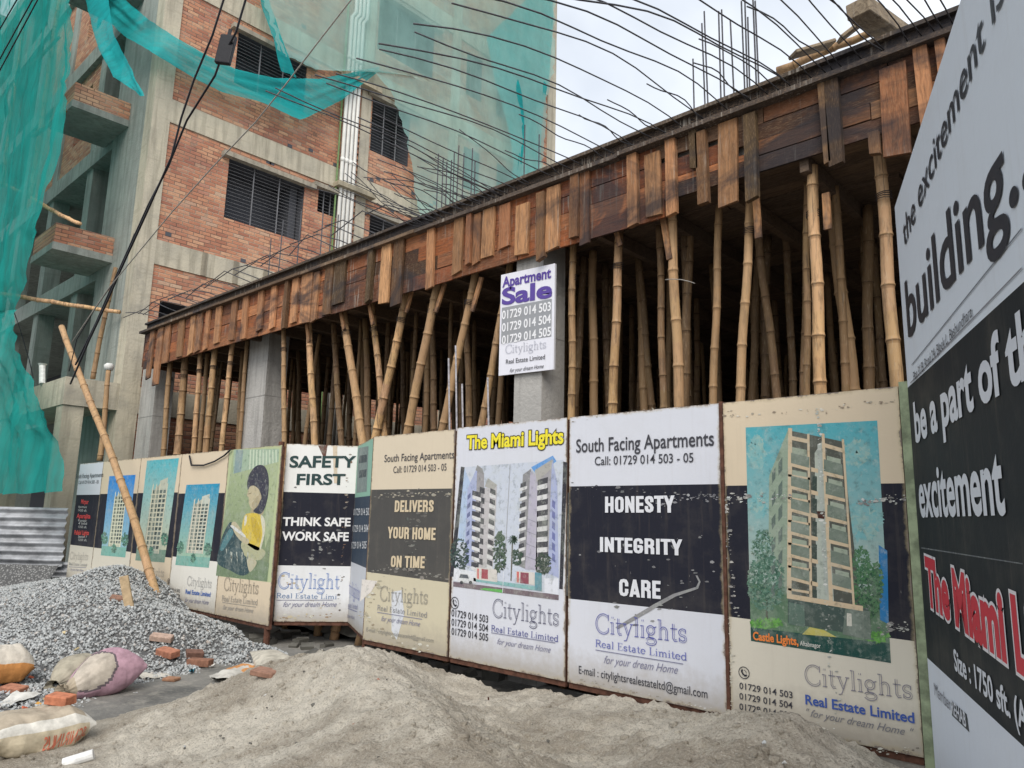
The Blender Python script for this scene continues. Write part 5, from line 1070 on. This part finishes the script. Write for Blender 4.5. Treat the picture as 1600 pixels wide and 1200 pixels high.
for k in range(4500):
    i, j = rg.randrange(40, nx_-40), rg.randrange(20, ny_-6); q = Vector(verts[i*ny_+j])
    if q.z < .2: continue
    if mnoise.noise((q.x*1.5, q.y*1.5, 3)) < rg.uniform(-.3, .4): continue
    s_ = rg.uniform(.006, .021)*(1.9 if rg.random() < .08 else 1); n0 = len(cb_.v)
    for a in (-.6, .35, .8):
        for h in range(6): cb_.v.append(tuple(q+Vector((math.cos(h*1.047)*s_*math.cos(a)*rg.uniform(.75, 1.2), math.sin(h*1.047)*s_*math.cos(a)*rg.uniform(.75, 1.2), s_*.8*math.sin(a)))))
    for r_ in range(2):
        for h in range(6): cb_.f.append((n0+r_*6+h, n0+r_*6+(h+1) % 6, n0+r_*6+6+(h+1) % 6, n0+r_*6+6+h)); cb_.c.append((1, 1, 1)); cb_.m.append(0)
    cb_.f.append(tuple(n0+12+h for h in range(6))); cb_.c.append((1, 1, 1)); cb_.m.append(0)
q = cb_.build('sand_clods', M_SAND, o, True); q.data.transform(Matrix.Translation(-o.location)); q['kind'] = 'stuff'

GC = ctl([(195, 886, 4.15), (150, 903, 4.05), (105, 922, 3.95), (50, 915, 3.9), (0, 922, 3.75), (245, 938, 4.35), (300, 962, 4.4), (350, 976, 4.45), (385, 1000, 4.35), (210, 920, 3.95)])
GC += [zg(a, b_, z) for a, b_, z in ((0, 1000, .36), (100, 1000, .42), (60, 960, .55), (150, 1030, .33), (20, 1050, .27), (200, 970, .56), (290, 1000, .40), (100, 1050, .26), (0, 960, .48), (210, 1030, .28))]
GC += [zg(a, b_, .19) for a, b_ in ((-30, 1125), (60, 1118), (130, 1098), (200, 1075), (260, 1058), (340, 1030), (392, 1014))] + [(-7.3, 4.6, .12), (-9, 4.75, .35), (-12, 4.75, .7), (-13.8, 4.7, .6), (-15.5, 4.6, .5), (-16.8, 4, .35), (-16.8, 2.5, .25), (-15, 1.2, .15), (-10, 1.0, .1), (-6.6, 1.3, .1), (-5.5, 2.6, .05), (-6.6, 3.6, .1)]
HG = Height(GC)
nx_, ny_ = 150, 70
gx, gy = np.meshgrid(np.linspace(-17, -6.2, nx_), np.linspace(1.0, 4.76, ny_), indexing='ij'); gz = HG(gx, gy)
gb = MB()
for i in range(nx_):
    for j in range(ny_):
        x, y, z = gx[i, j], gy[i, j], gz[i, j]; gb.v.append((x, y, z-.012+.03*fbm((x*3, y*3, 1), 3)))
for i in range(nx_-1):
    for j in range(ny_-1):
        a = i*ny_+j; gb.f.append((a, a+ny_, a+ny_+1, a+1)); gb.c.append((1, 1, 1)); gb.m.append(0)
GR = empty('gravel_heap', (-11.5, 3.8, GZ)); tag(GR, 'heap of crushed grey stone chips at the left in front of the panels', 'gravel heap')
part(gb, 'heap_body', M_GRAVB, GR, True)
rg = random.Random(21); st = MB(); n = 0
while n < 30000:
    x, y = rg.uniform(-15.8, -6.4), rg.uniform(1.3, 4.74)
    if rg.random() > (.5 if y < 2.0 else 1): continue
    z = float(HG(np.array([x]), np.array([y]))[0]) + .03*fbm((x*3, y*3, 1), 3)
    if z < .19: continue
    n += 1; s_ = rg.uniform(.009, .0215)*(1.2 if rg.random() < .1 else 1)
    b_ = len(st.v); R3 = [Vector((rg.uniform(-1, 1), rg.uniform(-1, 1), rg.uniform(-1, 1))).normalized() for _ in range(1)]
    ax = R3[0]; t1 = ax.orthogonal().normalized(); t2 = ax.cross(t1); ph = rg.uniform(0, 6.28)
    c0 = Vector((x, y, z+s_*.2)); ring = [c0+(t1*math.cos(ph+k*1.57)+t2*math.sin(ph+k*1.57))*s_*rg.uniform(.7, 1.25) for k in range(4)]
    for q in [c0+ax*s_*rg.uniform(.5, .9), c0-ax*s_*.6]+ring: st.v.append(tuple(q))
    for k in range(4):
        p, q = b_+2+k, b_+2+(k+1) % 4; st.f += [(b_, p, q), (b_+1, q, p)]; st.c += [(1, 1, 1)]*2; st.m += [0]*2
o = part(st, 'stone_chips', M_GRAVEL, GR); o['kind'] = 'stuff'
def surf(px, py):
    """first hit of the pixel's ray with ground, sand or gravel"""
    r = ray(px, py).normalized(); t = 2.0
    while t < 30:
        p = CP+r*t; h = GZ
        if XS0 < p.x < XS1 and YS0 < p.y < YS1: h = max(h, sandz(p.x, p.y))
        if -17 < p.x < -6.2 and 1 < p.y < 4.76: h = max(h, float(HG(np.array([p.x]), np.array([p.y]))[0]))
        if p.z <= h: return Vector((p.x, p.y, h))
        t += .03
    return CP+r*t
# ---- bricks
def brick(px, py, rz, label, tone=(1, 1, 1), tilt=0, sz=(.24, .115, .07), lift=0):
    p = surf(px, py); mb = MB(); mb.box((-sz[0]/2, -sz[1]/2, 0), (sz[0]/2, sz[1]/2, sz[2]), tone); o = mb.build('brick', M_BRK)
    bevel(o, .006, 1)
    for v in o.data.vertices: v.co += Vector((mnoise.noise(v.co*30+Vector((px, 0, 0))), mnoise.noise(v.co*30+Vector((0, px, 0))), 0))*.006
    o.location = p+Vector((0, 0, lift)); o.rotation_euler = (tilt, tilt*.5, rz); tag(o, label, 'brick', 'loose bricks on the ground'); return o
brick(262, 1026, rad(15), 'orange red brick lying on the gravel edge beside the pale broken one', (1.35, 1.25, 1.2), .15)
brick(252, 1001, rad(50), 'pale dusty broken brick, the uppermost one on the gravel', (1.5, 2.3, 2.8), .25, (.22, .1, .06))
brick(312, 1041, rad(35), 'reddish brown brick lying flat nearest the dark wet ground', (.85, .9, .9), 0)
brick(303, 1027, rad(75), 'dark broken brick resting behind the reddish brown one', (.6, .7, .8), .2, (.17, .11, .065))
brick(268, 1064, rad(30), 'small flat orange brick piece on the wet ground', (1.2, 1.4, 1.3), 0, (.13, .1, .03))
brick(22, 1084, rad(30), 'orange broken brick under the orange and white sack at the left edge', (1.3, 1.25, 1.2), .1, (.2, .11, .06))
brick(186, 938, rad(60), 'brick half buried in the gravel behind the wooden stick', (.9, 1.1, 1.2), .3, (.2, .1, .06), -.02)
brick(415, 1056, rad(20), 'brown brick half sunk in the sand near the torn sack', (1, 1.2, 1.3), .1, (.2, .11, .04))
rg = random.Random(61)
for k in range(45):
    px, py = rg.uniform(180, 1280), rg.uniform(1045, 1198); p = surf(px, py)
    if p.z < .21 or p.y > 4.85: continue
    mb = MB(); e = rg.uniform(.006, .014); R3 = [Vector((rg.gauss(0, 1), rg.gauss(0, 1), rg.gauss(0, .6))).normalized()*e*rg.uniform(.8, 1.3) for _ in range(14)]
    bm = bmesh.new(); [bm.verts.new(q) for q in R3]; bmesh.ops.convex_hull(bm, input=bm.verts); me = bpy.data.meshes.new('pebble'); bm.to_mesh(me); bm.free(); me.materials.append(M_MUD if k % 3 else M_GRAVEL)
    o = bpy.data.objects.new('pebble', me); col.objects.link(o); o.location = p+Vector((0, 0, e*.4)); tag(o, 'small dark pebble or crumb lying on the sand heap', 'pebble', 'pebbles on the sand heap')
for px, py in ((592, 1063), (553, 1134), (700, 1131), (452, 1056), (698, 1195)):
    p = surf(px, py); mb = MB(); mb.box((-.010, -.008, -.004), (.010, .008, .008), (1.3, 1.0, .9)); o = mb.build('brick_chip', M_BRK); o.location = p; o.rotation_euler = (.3, .2, px); tag(o, 'tiny red brick chip lying on the sand heap', 'brick chip', 'brick chips on the sand')
# ---- sacks
SF = {}
def sack(a, b_, wd, ht, label, cfn, seed, pinch=True, name='cement_sack', lift=0.0, sag=.0, rise=0.0):
    """sack lying from a (tied end when pinch) to b (flat sewn end)"""
    a, b_ = Vector(a), Vector(b_); ax = (b_-a); L = ax.length; ang = math.atan2(ax.y, ax.x)
    def fn(u, v):
        th = v*2*math.pi; c_, s_ = math.cos(th), math.sin(th)
        if pinch:
            w_ = .16+.84*min(1, max(0, (u-.10)/.42))**.55 if u > .10 else .16+(.10-u)*2.4; t_ = w_
        else: w_ = min(1, .80+.9*u); t_ = min(1, .12+4.2*u)**.7
        e = max(0, (u-.62)/.38); t_ *= 1-.86*e**2.6; w_ *= 1+.06*e
        y = math.copysign(abs(c_)**.8, c_)*wd/2*w_; z = math.copysign(abs(s_)**.9, s_)*ht/2*t_
        cr = fbm((u*4+seed, c_*1.4, s_*1.4), 4); wr = .10*math.sin(th*13+seed+3*u)*max(0, .45-u)*2 if pinch else .03*math.sin(u*26+c_*3+seed)
        k = 1+.07*cr+wr*.5
        zc = ht*.36*(1 if not pinch else min(1, .35+u*1.6)) + rise*u*u - sag*math.sin(u*math.pi)
        return Vector((u*L+.02*cr, y*k, max(0.0, zc+z*k)+.006*cr))
    mb = MB(); mb.grid(fn, 60, 56, cfn=lambda u, v: cfn(u, v)); o = mb.build(name, M_CLOTH, None, True); o.location = a+Vector((0, 0, lift)); o.rotation_euler = (0, 0, ang)
    tag(o, label, 'sack'); o['cat_'] = 0; del o['cat_']; SF[label] = fn; return o
PINK = (.50, .32, .40); OFF = (.50, .45, .38)
def pinkc(u, v):
    s_ = math.sin(v*6.283); d = math.hypot((u-.30)*1.05, (v-.36)*1.5)
    if u < .14: return (.42, .36, .28)
    if d < .27: return (.52, .47, .41)
    if d < .305: return (.16, .13, .15)
    if abs(u-.74) < .05 and .30 < v < .36 and int(v*120) % 2: return (.25, .14, .2)
    return PINK
o = sack(surf(92, 1096), surf(206, 1074), .38, .38, 'pink and cream cement sack tied at its neck, lying by the gravel', pinkc, 3, rise=.06)
def greyc(u, v): return (.40, .37, .30)
sack(surf(80, 1082), surf(142, 1050), .34, .28, 'dirty grey sack lying behind the pink one', greyc, 8, name='dirty_sack')
def whitec(u, v):
    v = (v+.25) % 1     # .25 = street side, .5 = top
    if .37 < v < .62 and u > .06: return (.46, .40, .32)
    if .30 < v <= .37 or v >= .62 or u <= .06: return (.74, .73, .69)
    return (.60, .53, .40)
ws = sack(surf(128, 1150), surf(-45, 1185), .48, .30, 'bulging white sand bag with red letters at the lower left corner', whitec, 12, pinch=False, name='sand_bag', sag=.03)
vs, fs = glyphs('SGNIRINUS', .012); mb = MB(); sfn = SF['bulging white sand bag with red letters at the lower left corner']; xm = max(v[0] for v in vs)
for x_, z_ in vs:
    u_, v_ = .10+.42*x_/xm, -.055+.075*z_/CAP; p = sfn(u_, v_ % 1); q = sfn(u_, .25); c0 = Vector((p.x, 0, q.z*.5)); mb.v.append(tuple(p+(p-c0).normalized()*.006))
for f in fs: mb.f.append(f); mb.c.append((.50, .15, .09)); mb.m.append(0)
lt = mb.build('lettering', M_LETTER, ws)
bk = brick(88, 1116, rad(30), 'bright orange brick chunk on top of the white sand bag', (1.6, 1.3, 1.1), .08, (.17, .1, .06)); bk.location = ws.location + Matrix.Rotation(ws.rotation_euler.z, 4, 'Z') @ sfn(.26, .25)
def orangec(u, v):
    if .3 < v < .42: return (.62, .25, .06)
    if .42 < v < .47 or .26 < v < .28: return (.10, .10, .10)
    return (.62, .57, .49)
sack(surf(46, 1064), surf(-50, 1078), .36, .34, 'half open white and orange cement sack at the left edge of the gravel', lambda u, v: (.58, .27, .09) if .10 < (v+.25) % 1 < .27 else ((.12, .11, .11) if (v+.25) % 1 < .10 else (.62, .58, .52)), 21, pinch=False, lift=.02)
sack(surf(412, 1030), surf(512, 1024), .36, .17, 'flattened white sack with an orange stripe lying under the SAFETY FIRST panel', lambda u, v: (.62, .28, .07) if .42 < u < .6 else ((.14, .13, .13) if .6 < u < .64 or u > .8 and int(v*20) % 2 else (.58, .55, .48)), 31, pinch=False)
sack(surf(345, 1068), surf(402, 1046), .26, .10, 'torn white and orange sack half buried at the edge of the sand', lambda u, v: (.68, .32, .12) if .25 < u < .7 and mnoise.noise((u*6, v*9, 1)) > -.1 else (.58, .57, .54), 41, pinch=False)
# ---- litter, stick, pipe, twig
def scrap(px, py, w_, h_, c, label, seed, cat='scrap'):
    p = surf(px, py); mb = MB(); mb.grid(lambda u, v: Vector(((u-.5)*w_, (v-.5)*h_, .012+.035*fbm((u*2+seed, v*2, seed), 3)+.02*abs(u-.5))), 8, 6, c); o = mb.build('litter_scrap', M_CLOTH, None, True); o.location = p; o.rotation_euler = (.0, .1, seed*1.3); tag(o, label, cat)
scrap(240, 1060, .28, .14, (.62, .60, .55), 'crumpled white plastic scrap on the wet ground right of the pink sack', 1)
scrap(300, 1050, .26, .035, (.05, .25, .36), 'thin blue strip of plastic lying past the bricks', 2)
scrap(325, 1044, .12, .05, (.7, .7, .68), 'small white paper scrap beside the blue plastic strip', 3)
scrap(20, 1098, .35, .22, (.66, .66, .64), 'torn black and white printed paper between the two sacks at the left edge', 4)
scrap(345, 1062, .2, .12, (.42, .42, .40), 'grey plastic piece stuck to the wet ground by the torn sack', 5)
for k, (px, py) in enumerate(((92, 1046), (48, 1060), (55, 1080), (202, 1037), (178, 1040), (120, 1016), (100, 990), (60, 1102), (38, 1108), (130, 1038), (15, 1072), (72, 1092))):
    p = surf(px, py); mb = MB(); mb.box((-.02, -.015, 0), (.02, .015, .012), random.Random(k).choice([(.6, .15, .08), (.65, .35, .08), (.6, .5, .3)])); o = mb.build('litter_bit', M_CLOTH); o.location = p; o.rotation_euler = (.3, .4, k); tag(o, 'tiny coloured bit of rubbish on the gravel around the sacks', 'litter', 'coloured rubbish bits on the gravel')
a, b_ = surf(203, 950), surf(195, 942); p = surf(202, 949); mb = MB(); mb.box((-.05, -.012, -.06), (.05, .012, .36), (.62, .47, .30)); o = mb.build('wooden_stick', M_CLOTH); o.location = p; o.rotation_euler = (.15, -.22, rad(43)); tag(o, 'short pale wooden board stuck upright in the gravel heap', 'board')
mb = MB(); p = surf(100, 1198); mb.tube([p+Vector((-.02, 0, .01)), p+Vector((.05, .14, .05))], .032, 12, (.95, .95, .95)); o = mb.build('plastic_pipe', M_PLASTIC, None, False); recenter(o, p); tag(o, 'short white plastic tube at the bottom edge of the sand', 'tube')
p = surf(764, 1106); mb = MB(); mb.tube([p-Vector((0, 0, .02)), p+Vector((-.01, .0, .075))], .006, 6, (.6, .4, .3)); o = mb.build('twig', M_RUST); recenter(o, p); tag(o, 'thin brown stick standing upright in the sand', 'stick')
mk = MB(); mk.grid(lambda u, v: Vector((-15+17.5*u, 5.75+1.6*v, .19+.42*math.sin(math.pi*min(1, v*1.4+.02))**.6*(1 if v < .7 else (1-v)/.3)+.06*fbm((u*40, v*6, 2), 3))), 160, 14)
o = mk.build('gap_shade_bank', M_MUD, None, True); recenter(o, (-6, 6.4, GZ)); tag(o, kind='structure')  # dark bank added to stand in for shade in the panel gap
# ---- rubble in the gap under the panels
rb = MB(); rg = random.Random(9)
for k in range(90):
    x, y = rg.uniform(-9.2, -5.2), rg.uniform(4.75, 6.2); s_ = rg.uniform(.03, .1); c0 = Vector((x, y, GZ+s_*.3)); rb.box((-s_, -s_*.7, -s_*.5), (s_, s_*.7, s_*.5), (rg.uniform(.5, 1),)*3, mat=Matrix.Translation(c0) @ Matrix.Rotation(rg.uniform(0, 3), 4, 'Z') @ Matrix.Rotation(rg.uniform(-.5, .5), 4, 'X'))
o = rb.build('rubble', M_MUD); recenter(o, (-7.5, 5.3, GZ)); tag(o, 'dark muddy rubble under the gap below the folded panels', 'rubble', None, 'stuff')

# ================================================================ NETS
def ribbon_net(name, left, right, nu, nv, m, label, amp=.12, freq=(1.5, 5), seed=0):
    def samp(pl, t):
        q = t*(len(pl)-1); i = min(int(q), len(pl)-2); return Vector(pl[i]).lerp(Vector(pl[i+1]), q-i)
    def fn(u, v):
        a, b_ = samp(left, u), samp(right, u); p = a.lerp(b_, v)
        k = fbm((p.x*freq[0]*.6+seed, u*freq[0], v*freq[1]), 4)*amp; ed = max(0, abs(v-.5)-.42)/.08; p += (b_-a)*(ed*.018*fbm((u*38, seed, v*2), 3)); k += .25*amp*fbm((u*3+seed, v*freq[1]*4, p.z*.8), 3); return p+Vector((k*.6, k, k*.3))
    mb = MB(); mb.grid(fn, nu, nv); o = mb.build(name, m, None, True); c = sum((v.co for v in o.data.vertices), Vector())/len(o.data.vertices); recenter(o, c); tag(o, label, 'safety net'); return o
YN = 4.0
def ly(*p): return [atY(a, b_, YN) for a, b_ in p]
ribbon_net('safety_net', ly((-70, -40), (-70, 60), (-70, 150), (-70, 230), (-70, 300), (-70, 370), (-70, 430), (-70, 490)), ly((113, -40), (114, 60), (104, 150), (92, 230), (74, 300), (52, 370), (36, 430), (14, 485)), 60, 60, M_NET, 'tall green safety net hanging over the bamboo scaffold at the upper left', .22, (1.2, 7))
ribbon_net('safety_net', ly((-60, 485), (-70, 560), (-70, 640), (-70, 700), (-70, 775)), ly((16, 485), (24, 530), (58, 615), (90, 690), (95, 768)), 40, 40, M_NET, 'lower green safety net flaring out down to the corrugated tin at the left', .18, (1.2, 6), 5)
def sw(*p): return [atY(a, b_, 4.9+.0035*max(0, a-140)) if a < 246 else atX(a, b_, XB+.3+.001*max(0, a-246)*(1 if a < 500 else 0)) for a, b_ in p]
ribbon_net('safety_net', sw((150, -40), (190, -2), (232, 30), (272, 56), (320, 84), (370, 108), (430, 122), (500, 123), (560, 111), (592, 104)),
           sw((104, -40), (150, 10), (196, 56), (240, 84), (290, 114), (345, 143), (410, 160), (470, 188), (535, 156), (593, 110)), 80, 16, M_NETB, 'bunched teal net swagged across the brick wall from the upper left to the drain pipes', .06, (1, 5), 9)
ribbon_net('safety_net', [atY(a, b_, 4.35) for a, b_ in ((124, -30), (150, 70), (180, 120), (221, 150))], [atY(a, b_, 4.35) for a, b_ in ((160, -30), (176, 45), (200, 100), (223, 150))], 30, 8, M_NETB, 'narrow pointed tail of teal net hanging beside the upper balcony', .08, (1, 3), 13)
def xr(*p): return [atX(a, b_, XB+.42) for a, b_ in p]
ribbon_net('safety_net', xr((400, -45), (418, 25), (440, 85), (500, 110), (588, 108), (618, 150), (634, 215), (645, 290), (655, 345)), xr((866, -45), (866, 20), (864, 80), (862, 110), (852, 160), (850, 190), (848, 230), (846, 262), (845, 290)), 60, 60, M_NETP, 'wide pale green net veiling the upper right of the brick wall', .16, (.9, 3), 17)
ribbon_net('safety_net', xr((398, -45), (412, 20), (425, 60), (440, 110)), xr((412, -45), (424, 10), (446, 75), (462, 122)), 30, 6, M_NETB, 'folded teal edge of net hanging beside the top barred window', .06, (1, 3), 23)
ribbon_net('safety_net', xr((760, 60), (772, 120), (790, 180), (805, 250), (800, 290)), xr((868, -45), (866, 40), (860, 100), (850, 160), (843, 275)), 40, 20, M_NETB, 'dense teal net at the far right edge of the brick building', .12, (1, 4), 29)
for k, (px, py) in enumerate(((330, 700), )):
    pass
# ---- scaffold bamboos behind and across the net
def bpole(p0, p1, r, label, seed, bright=1.0, group=None):
    global lastpole
    o = lastpole = bamboo_mesh(p0, p1, r, seed, bright=bright).build('bamboo_pole', M_BAMBOO, None, True); recenter(o, p0); tag(o, label, 'bamboo pole', group)
Y2 = 4.25
bpole(atY(48, 310, Y2), atY(97, -30, Y2), .06, 'thick upright scaffold bamboo behind the upper green net', 401, 1.1)
bpole(atY(6, 290, Y2), atY(35, 40, Y2), .05, 'thin scaffold bamboo behind the green net at the left edge', 402, 1.1)
bpole(atY(45, 105, Y2-.1), atY(93, 58, Y2-.1), .04, 'short slanting bamboo tied across the scaffold behind the net', 403, .5)
bpole(atY(52, 212, 4.1), atY(104, 172, 4.4), .05, 'short brown bamboo tied between the scaffold and the upper balcony', 404, .6)
bpole(atY(50, 310, 4.1), atY(126, 350, 4.5), .045, 'bamboo slanting down from the net to the lower balcony', 405, 1.15)
bpole(atY(3, 459, 3.95), atY(187, 488, 5.5), .05, 'long level bamboo reaching from the net to the concrete wall', 406, 1.2)
bpole(atY(-5, 285, 4.1), atY(32, 300, 4.2), .05, 'bamboo end poking out at the left edge below the upper net', 407, 1.1)
bpole(atY(8, 455, 4.1), atY(28, 434, 4.1), .035, 'short grey bamboo end tied to the net where it is gathered', 408, .9)
bpole(atY(145, 592, 5.35), atY(180, 418, 5.5), .05, 'reddish wooden pole leaning on the concrete wall under the lower balcony', 409, .55)
bpole(atY(156, 720, 4.95), atY(170, 578, 4.95), .05, 'upright bamboo behind the leftmost panels, with a white cap', 410, 1.05)
p = atY(170, 576, 4.95)-lastpole.location; mb = MB(); mb.tube([p-Vector((0, 0, .03)), p+Vector((0, 0, .06)), p+Vector((0, 0, .1))], [.07, .09, .05], 10, (.9, .9, .88)); mb.build('cap', M_PLASTIC, lastpole, True)
p = atY(66, 600, 4.6); q = atY(66, 572, 4.6); mb = MB(); mb.tube([p, q, q+Vector((0, 0, .05))], [.06, .06, .09], 10, (.9, .9, .88)); o = mb.build('plastic_pipe', M_PLASTIC); recenter(o, p); tag(o, 'short white capped pipe on the canopy of the brick building', 'pipe')
p0 = surf(250, 952); p0.y = min(p0.y, 4.5); p0 = atY(249, 948, 4.45); bpole(p0, atY(99, 511, 4.0), .058, 'long thick yellow bamboo pole leaning in front of the leftmost panels', 420, 1.3)
# ---- corrugated tin
def tin(pa, pb, z0, z1, label, n=7):
    a, b_ = Vector(pa), Vector(pb); d = (b_-a); nn = Vector((d.y, -d.x, 0)).normalized()
    mb = MB(); mb.grid(lambda u, v: Vector((a.x+d.x*u, a.y+d.y*u, z0+(z1-z0)*v)) + nn*(.028*math.sin(v*n*2*math.pi)+.05*fbm((u*2, v*2, 4), 3)), 24, 90); o = mb.build('corrugated_tin', M_TIN, None, True); c = sum((v.co for v in o.data.vertices), Vector())/len(o.data.vertices); recenter(o, c); tag(o, label, 'tin sheet')
tl_ = CP + ray(-25, 800)*(Vector((-15.62, 4.75, CAMH))-CP).dot(D_)
tin((-15.62, 4.75, 0), (tl_.x, tl_.y, 0), .70, 1.76, 'dented grey corrugated tin sheet fencing the left end of the panels')
tin((-15.55, 4.95, 0), (tl_.x, tl_.y+.2, 0), .20, .78, 'lower corrugated tin sheet below the dented one, by the gravel', 4)
mb = MB(); rg = random.Random(33)
mb.grid(lambda u, v: Vector((-15.3-2.2*u, 4.62-2.0*u-.35*v, .2+.55*(1-v)**1.2+.04*fbm((u*9, v*5, 1), 3))), 40, 12); o = mb.build('gravel_bank', M_GRAVB, None, True); recenter(o, (-16.4, 3.6, .2)); tag(o, 'low bank of brownish gravel in front of the tin sheet', 'gravel bank')
mb = MB(); mb.tube([atY(104, 917, 4.15), atY(50, 926, 4.0), atY(0, 935, 3.85), atY(-50, 942, 3.7)], .05, 8); o = mb.build('black_hose', M_BLACK, None, True); recenter(o, atY(50, 926, 4.0)); tag(o, 'black pipe lying along the gravel bank at the left edge', 'pipe')
# ---- cables
def cable(pts, r, label, m=None, group=None, cat='cable', name='overhead_cable'):
    P = []
    for (a, b_) in zip(pts, pts[1:]):
        for k in range(4): P.append(a.lerp(b_, k/4))
    P.append(pts[-1]); mb = MB(); mb.tube(P, r, 6); o = mb.build(name, m or M_BLACK, None, True); recenter(o, P[0]); tag(o, label, cat, group)
def cy_(pts, y0, y1=None): y1 = y1 or y0; return [atY(a, b_, y0+(y1-y0)*k/(len(pts)-1)) for k, (a, b_) in enumerate(pts)]
cable(cy_([(354, -15), (332, 55), (303, 125), (283, 185), (268, 245), (228, 335), (187, 425), (168, 470), (140, 530), (110, 600)], 3.2), .012, 'black cable running down from the top towards the leaning bamboo')
cable(cy_([(388, -15), (369, 50), (343, 98), (336, 118), (292, 188), (262, 262), (232, 320), (205, 380), (178, 440), (150, 505), (118, 570)], 3.25), .012, 'black cable on which the small black box hangs')
cable(cy_([(210, 365), (196, 400), (178, 440), (150, 480), (120, 530), (108, 580)], 3.3), .007, 'thin looser cable branching off low on the left')
for k, (a, b_) in enumerate((((32, -10), (-10, 62)), ((56, -10), (-10, 110)), ((64, -10), (-10, 128)))): cable([atY(a[0], a[1], 2.6), atY(*b_, 2.5)], .011, ('uppermost', 'middle', 'lowest')[k]+' of the three black cables crossing the top left corner')
cable(cy_([(556, -10), (500, 62), (448, 130), (400, 190), (335, 258), (270, 330), (210, 402), (170, 450), (112, 535)], 3.0), .007, 'thin pale grey wire slanting down across the brick wall', M_WIRE)
cable(cy_([(296, 712), (299, 727), (318, 727), (335, 721), (350, 712), (361, 702)], 4.79), .012, 'loose cable looping over the top of a small tower picture panel')
cable(cy_([(12, 460), (30, 510), (45, 560), (52, 590)], 4.4), .01, 'short cable hanging down past the gathered net')
a, b_ = atY(343, 58, 3.28), atY(364, 100, 3.28); mb = MB(); mb.box((-.085, -.03, -.17), (.085, .03, .17))
o = mb.build('cable_box', M_BLACK); bevel(o, .012, 2); o.location = atY(353, 78, 3.24); o.rotation_euler = (0, rad(8), rad(40))
mb = MB(); mb.box((-.02, -.015, .165), (.01, .01, .25)); q = mb.build('box_clip', M_BLACK, o); tag(o, 'small black cable joint box hanging on a cable before the brick wall', 'cable box')
# loose tie wire on a prop
cable([atY(1040, 437, 5.65), atY(1050, 436, 5.65), atY(1065, 437, 5.65), atY(1078, 440, 5.66), atY(1086, 443, 5.68)], .004, 'pale tie wire sticking out from a bamboo prop', M_WIRE, None, 'wire', 'tie_wire')
for px, h in ((707, 560), (718, 540), (728, 600), (768, 590)):
    p = atY(px, 665, 5.4); q = atY(px-6, h, 5.4); mb = MB(); mb.tube([p-Vector((0, 0, .6)), q], .01, 6, (5, 4.8, 4.6)); o = mb.build('rebar', M_REBAR); recenter(o, p); tag(o, 'pale upright steel rod just behind the DELIVERS and yellow headline panels', 'rebar', 'steel rods behind the panels')

# ---- far ground beyond the brick building, seen low down through the net
mb = MB(); mb.box((-95, 14, .2), (-50.2, 14.3, 3.4)); o = mb.build('far_wall', M_CONCG); recenter(o, (-70, 14, .2)); tag(o, 'grey boundary wall far beyond the brick building, seen through the green net', 'wall')
def tree(x, y, h, rad_, seed, label):
    rg = random.Random(seed); r = empty('tree', (x, y, .2)); tag(r, label, 'tree', None)
    t = MB(); t.tube([(x, y, .2), (x+.1, y, h*.4), (x+.05, y+.1, h*.75)], [.18, .13, .06], 8)
    for k in range(5):
        a = rg.uniform(0, 6.28); z = h*rg.uniform(.35, .6); t.tube([(x, y, z), (x+rad_*.6*math.cos(a), y+rad_*.6*math.sin(a), z+rad_*.6)], [.07, .02], 6)
    part(t, 'trunk', M_RUST, r)
    c = MB()
    cl = [(x+rg.gauss(0, rad_*.45), y+rg.gauss(0, rad_*.45), h*.72+rg.gauss(0, rad_*.4), rad_*rg.uniform(.25, .5)) for _ in range(16)]
    for k in range(2600):
        cx_, cy2, cz_, cr = rg.choice(cl); d = Vector((rg.gauss(0, 1), rg.gauss(0, 1), rg.gauss(0, 1))).normalized()*cr*rg.random()**.4; p = Vector((cx_, cy2, cz_))+d
        a = Vector((rg.uniform(-1, 1), rg.uniform(-1, 1), rg.uniform(-1, 1))).normalized(); b_ = a.orthogonal().normalized(); sz = rg.uniform(.06, .14); g = rg.uniform(.6, 1.3)
        c.face([p, p+a*sz+b_*sz*.4, p+a*sz*2, p+a*sz-b_*sz*.4], (.07*g, .14*g, .04*g))
    part(c, 'crown', M_LETTER, r)
tree(-56, 11, 6.5, 2.3, 1, 'green tree beyond the brick building, glimpsed through the lower net at the left edge')
tree(-62, 12, 8, 2.8, 2, 'taller green tree farther beyond the brick building, behind the nets')
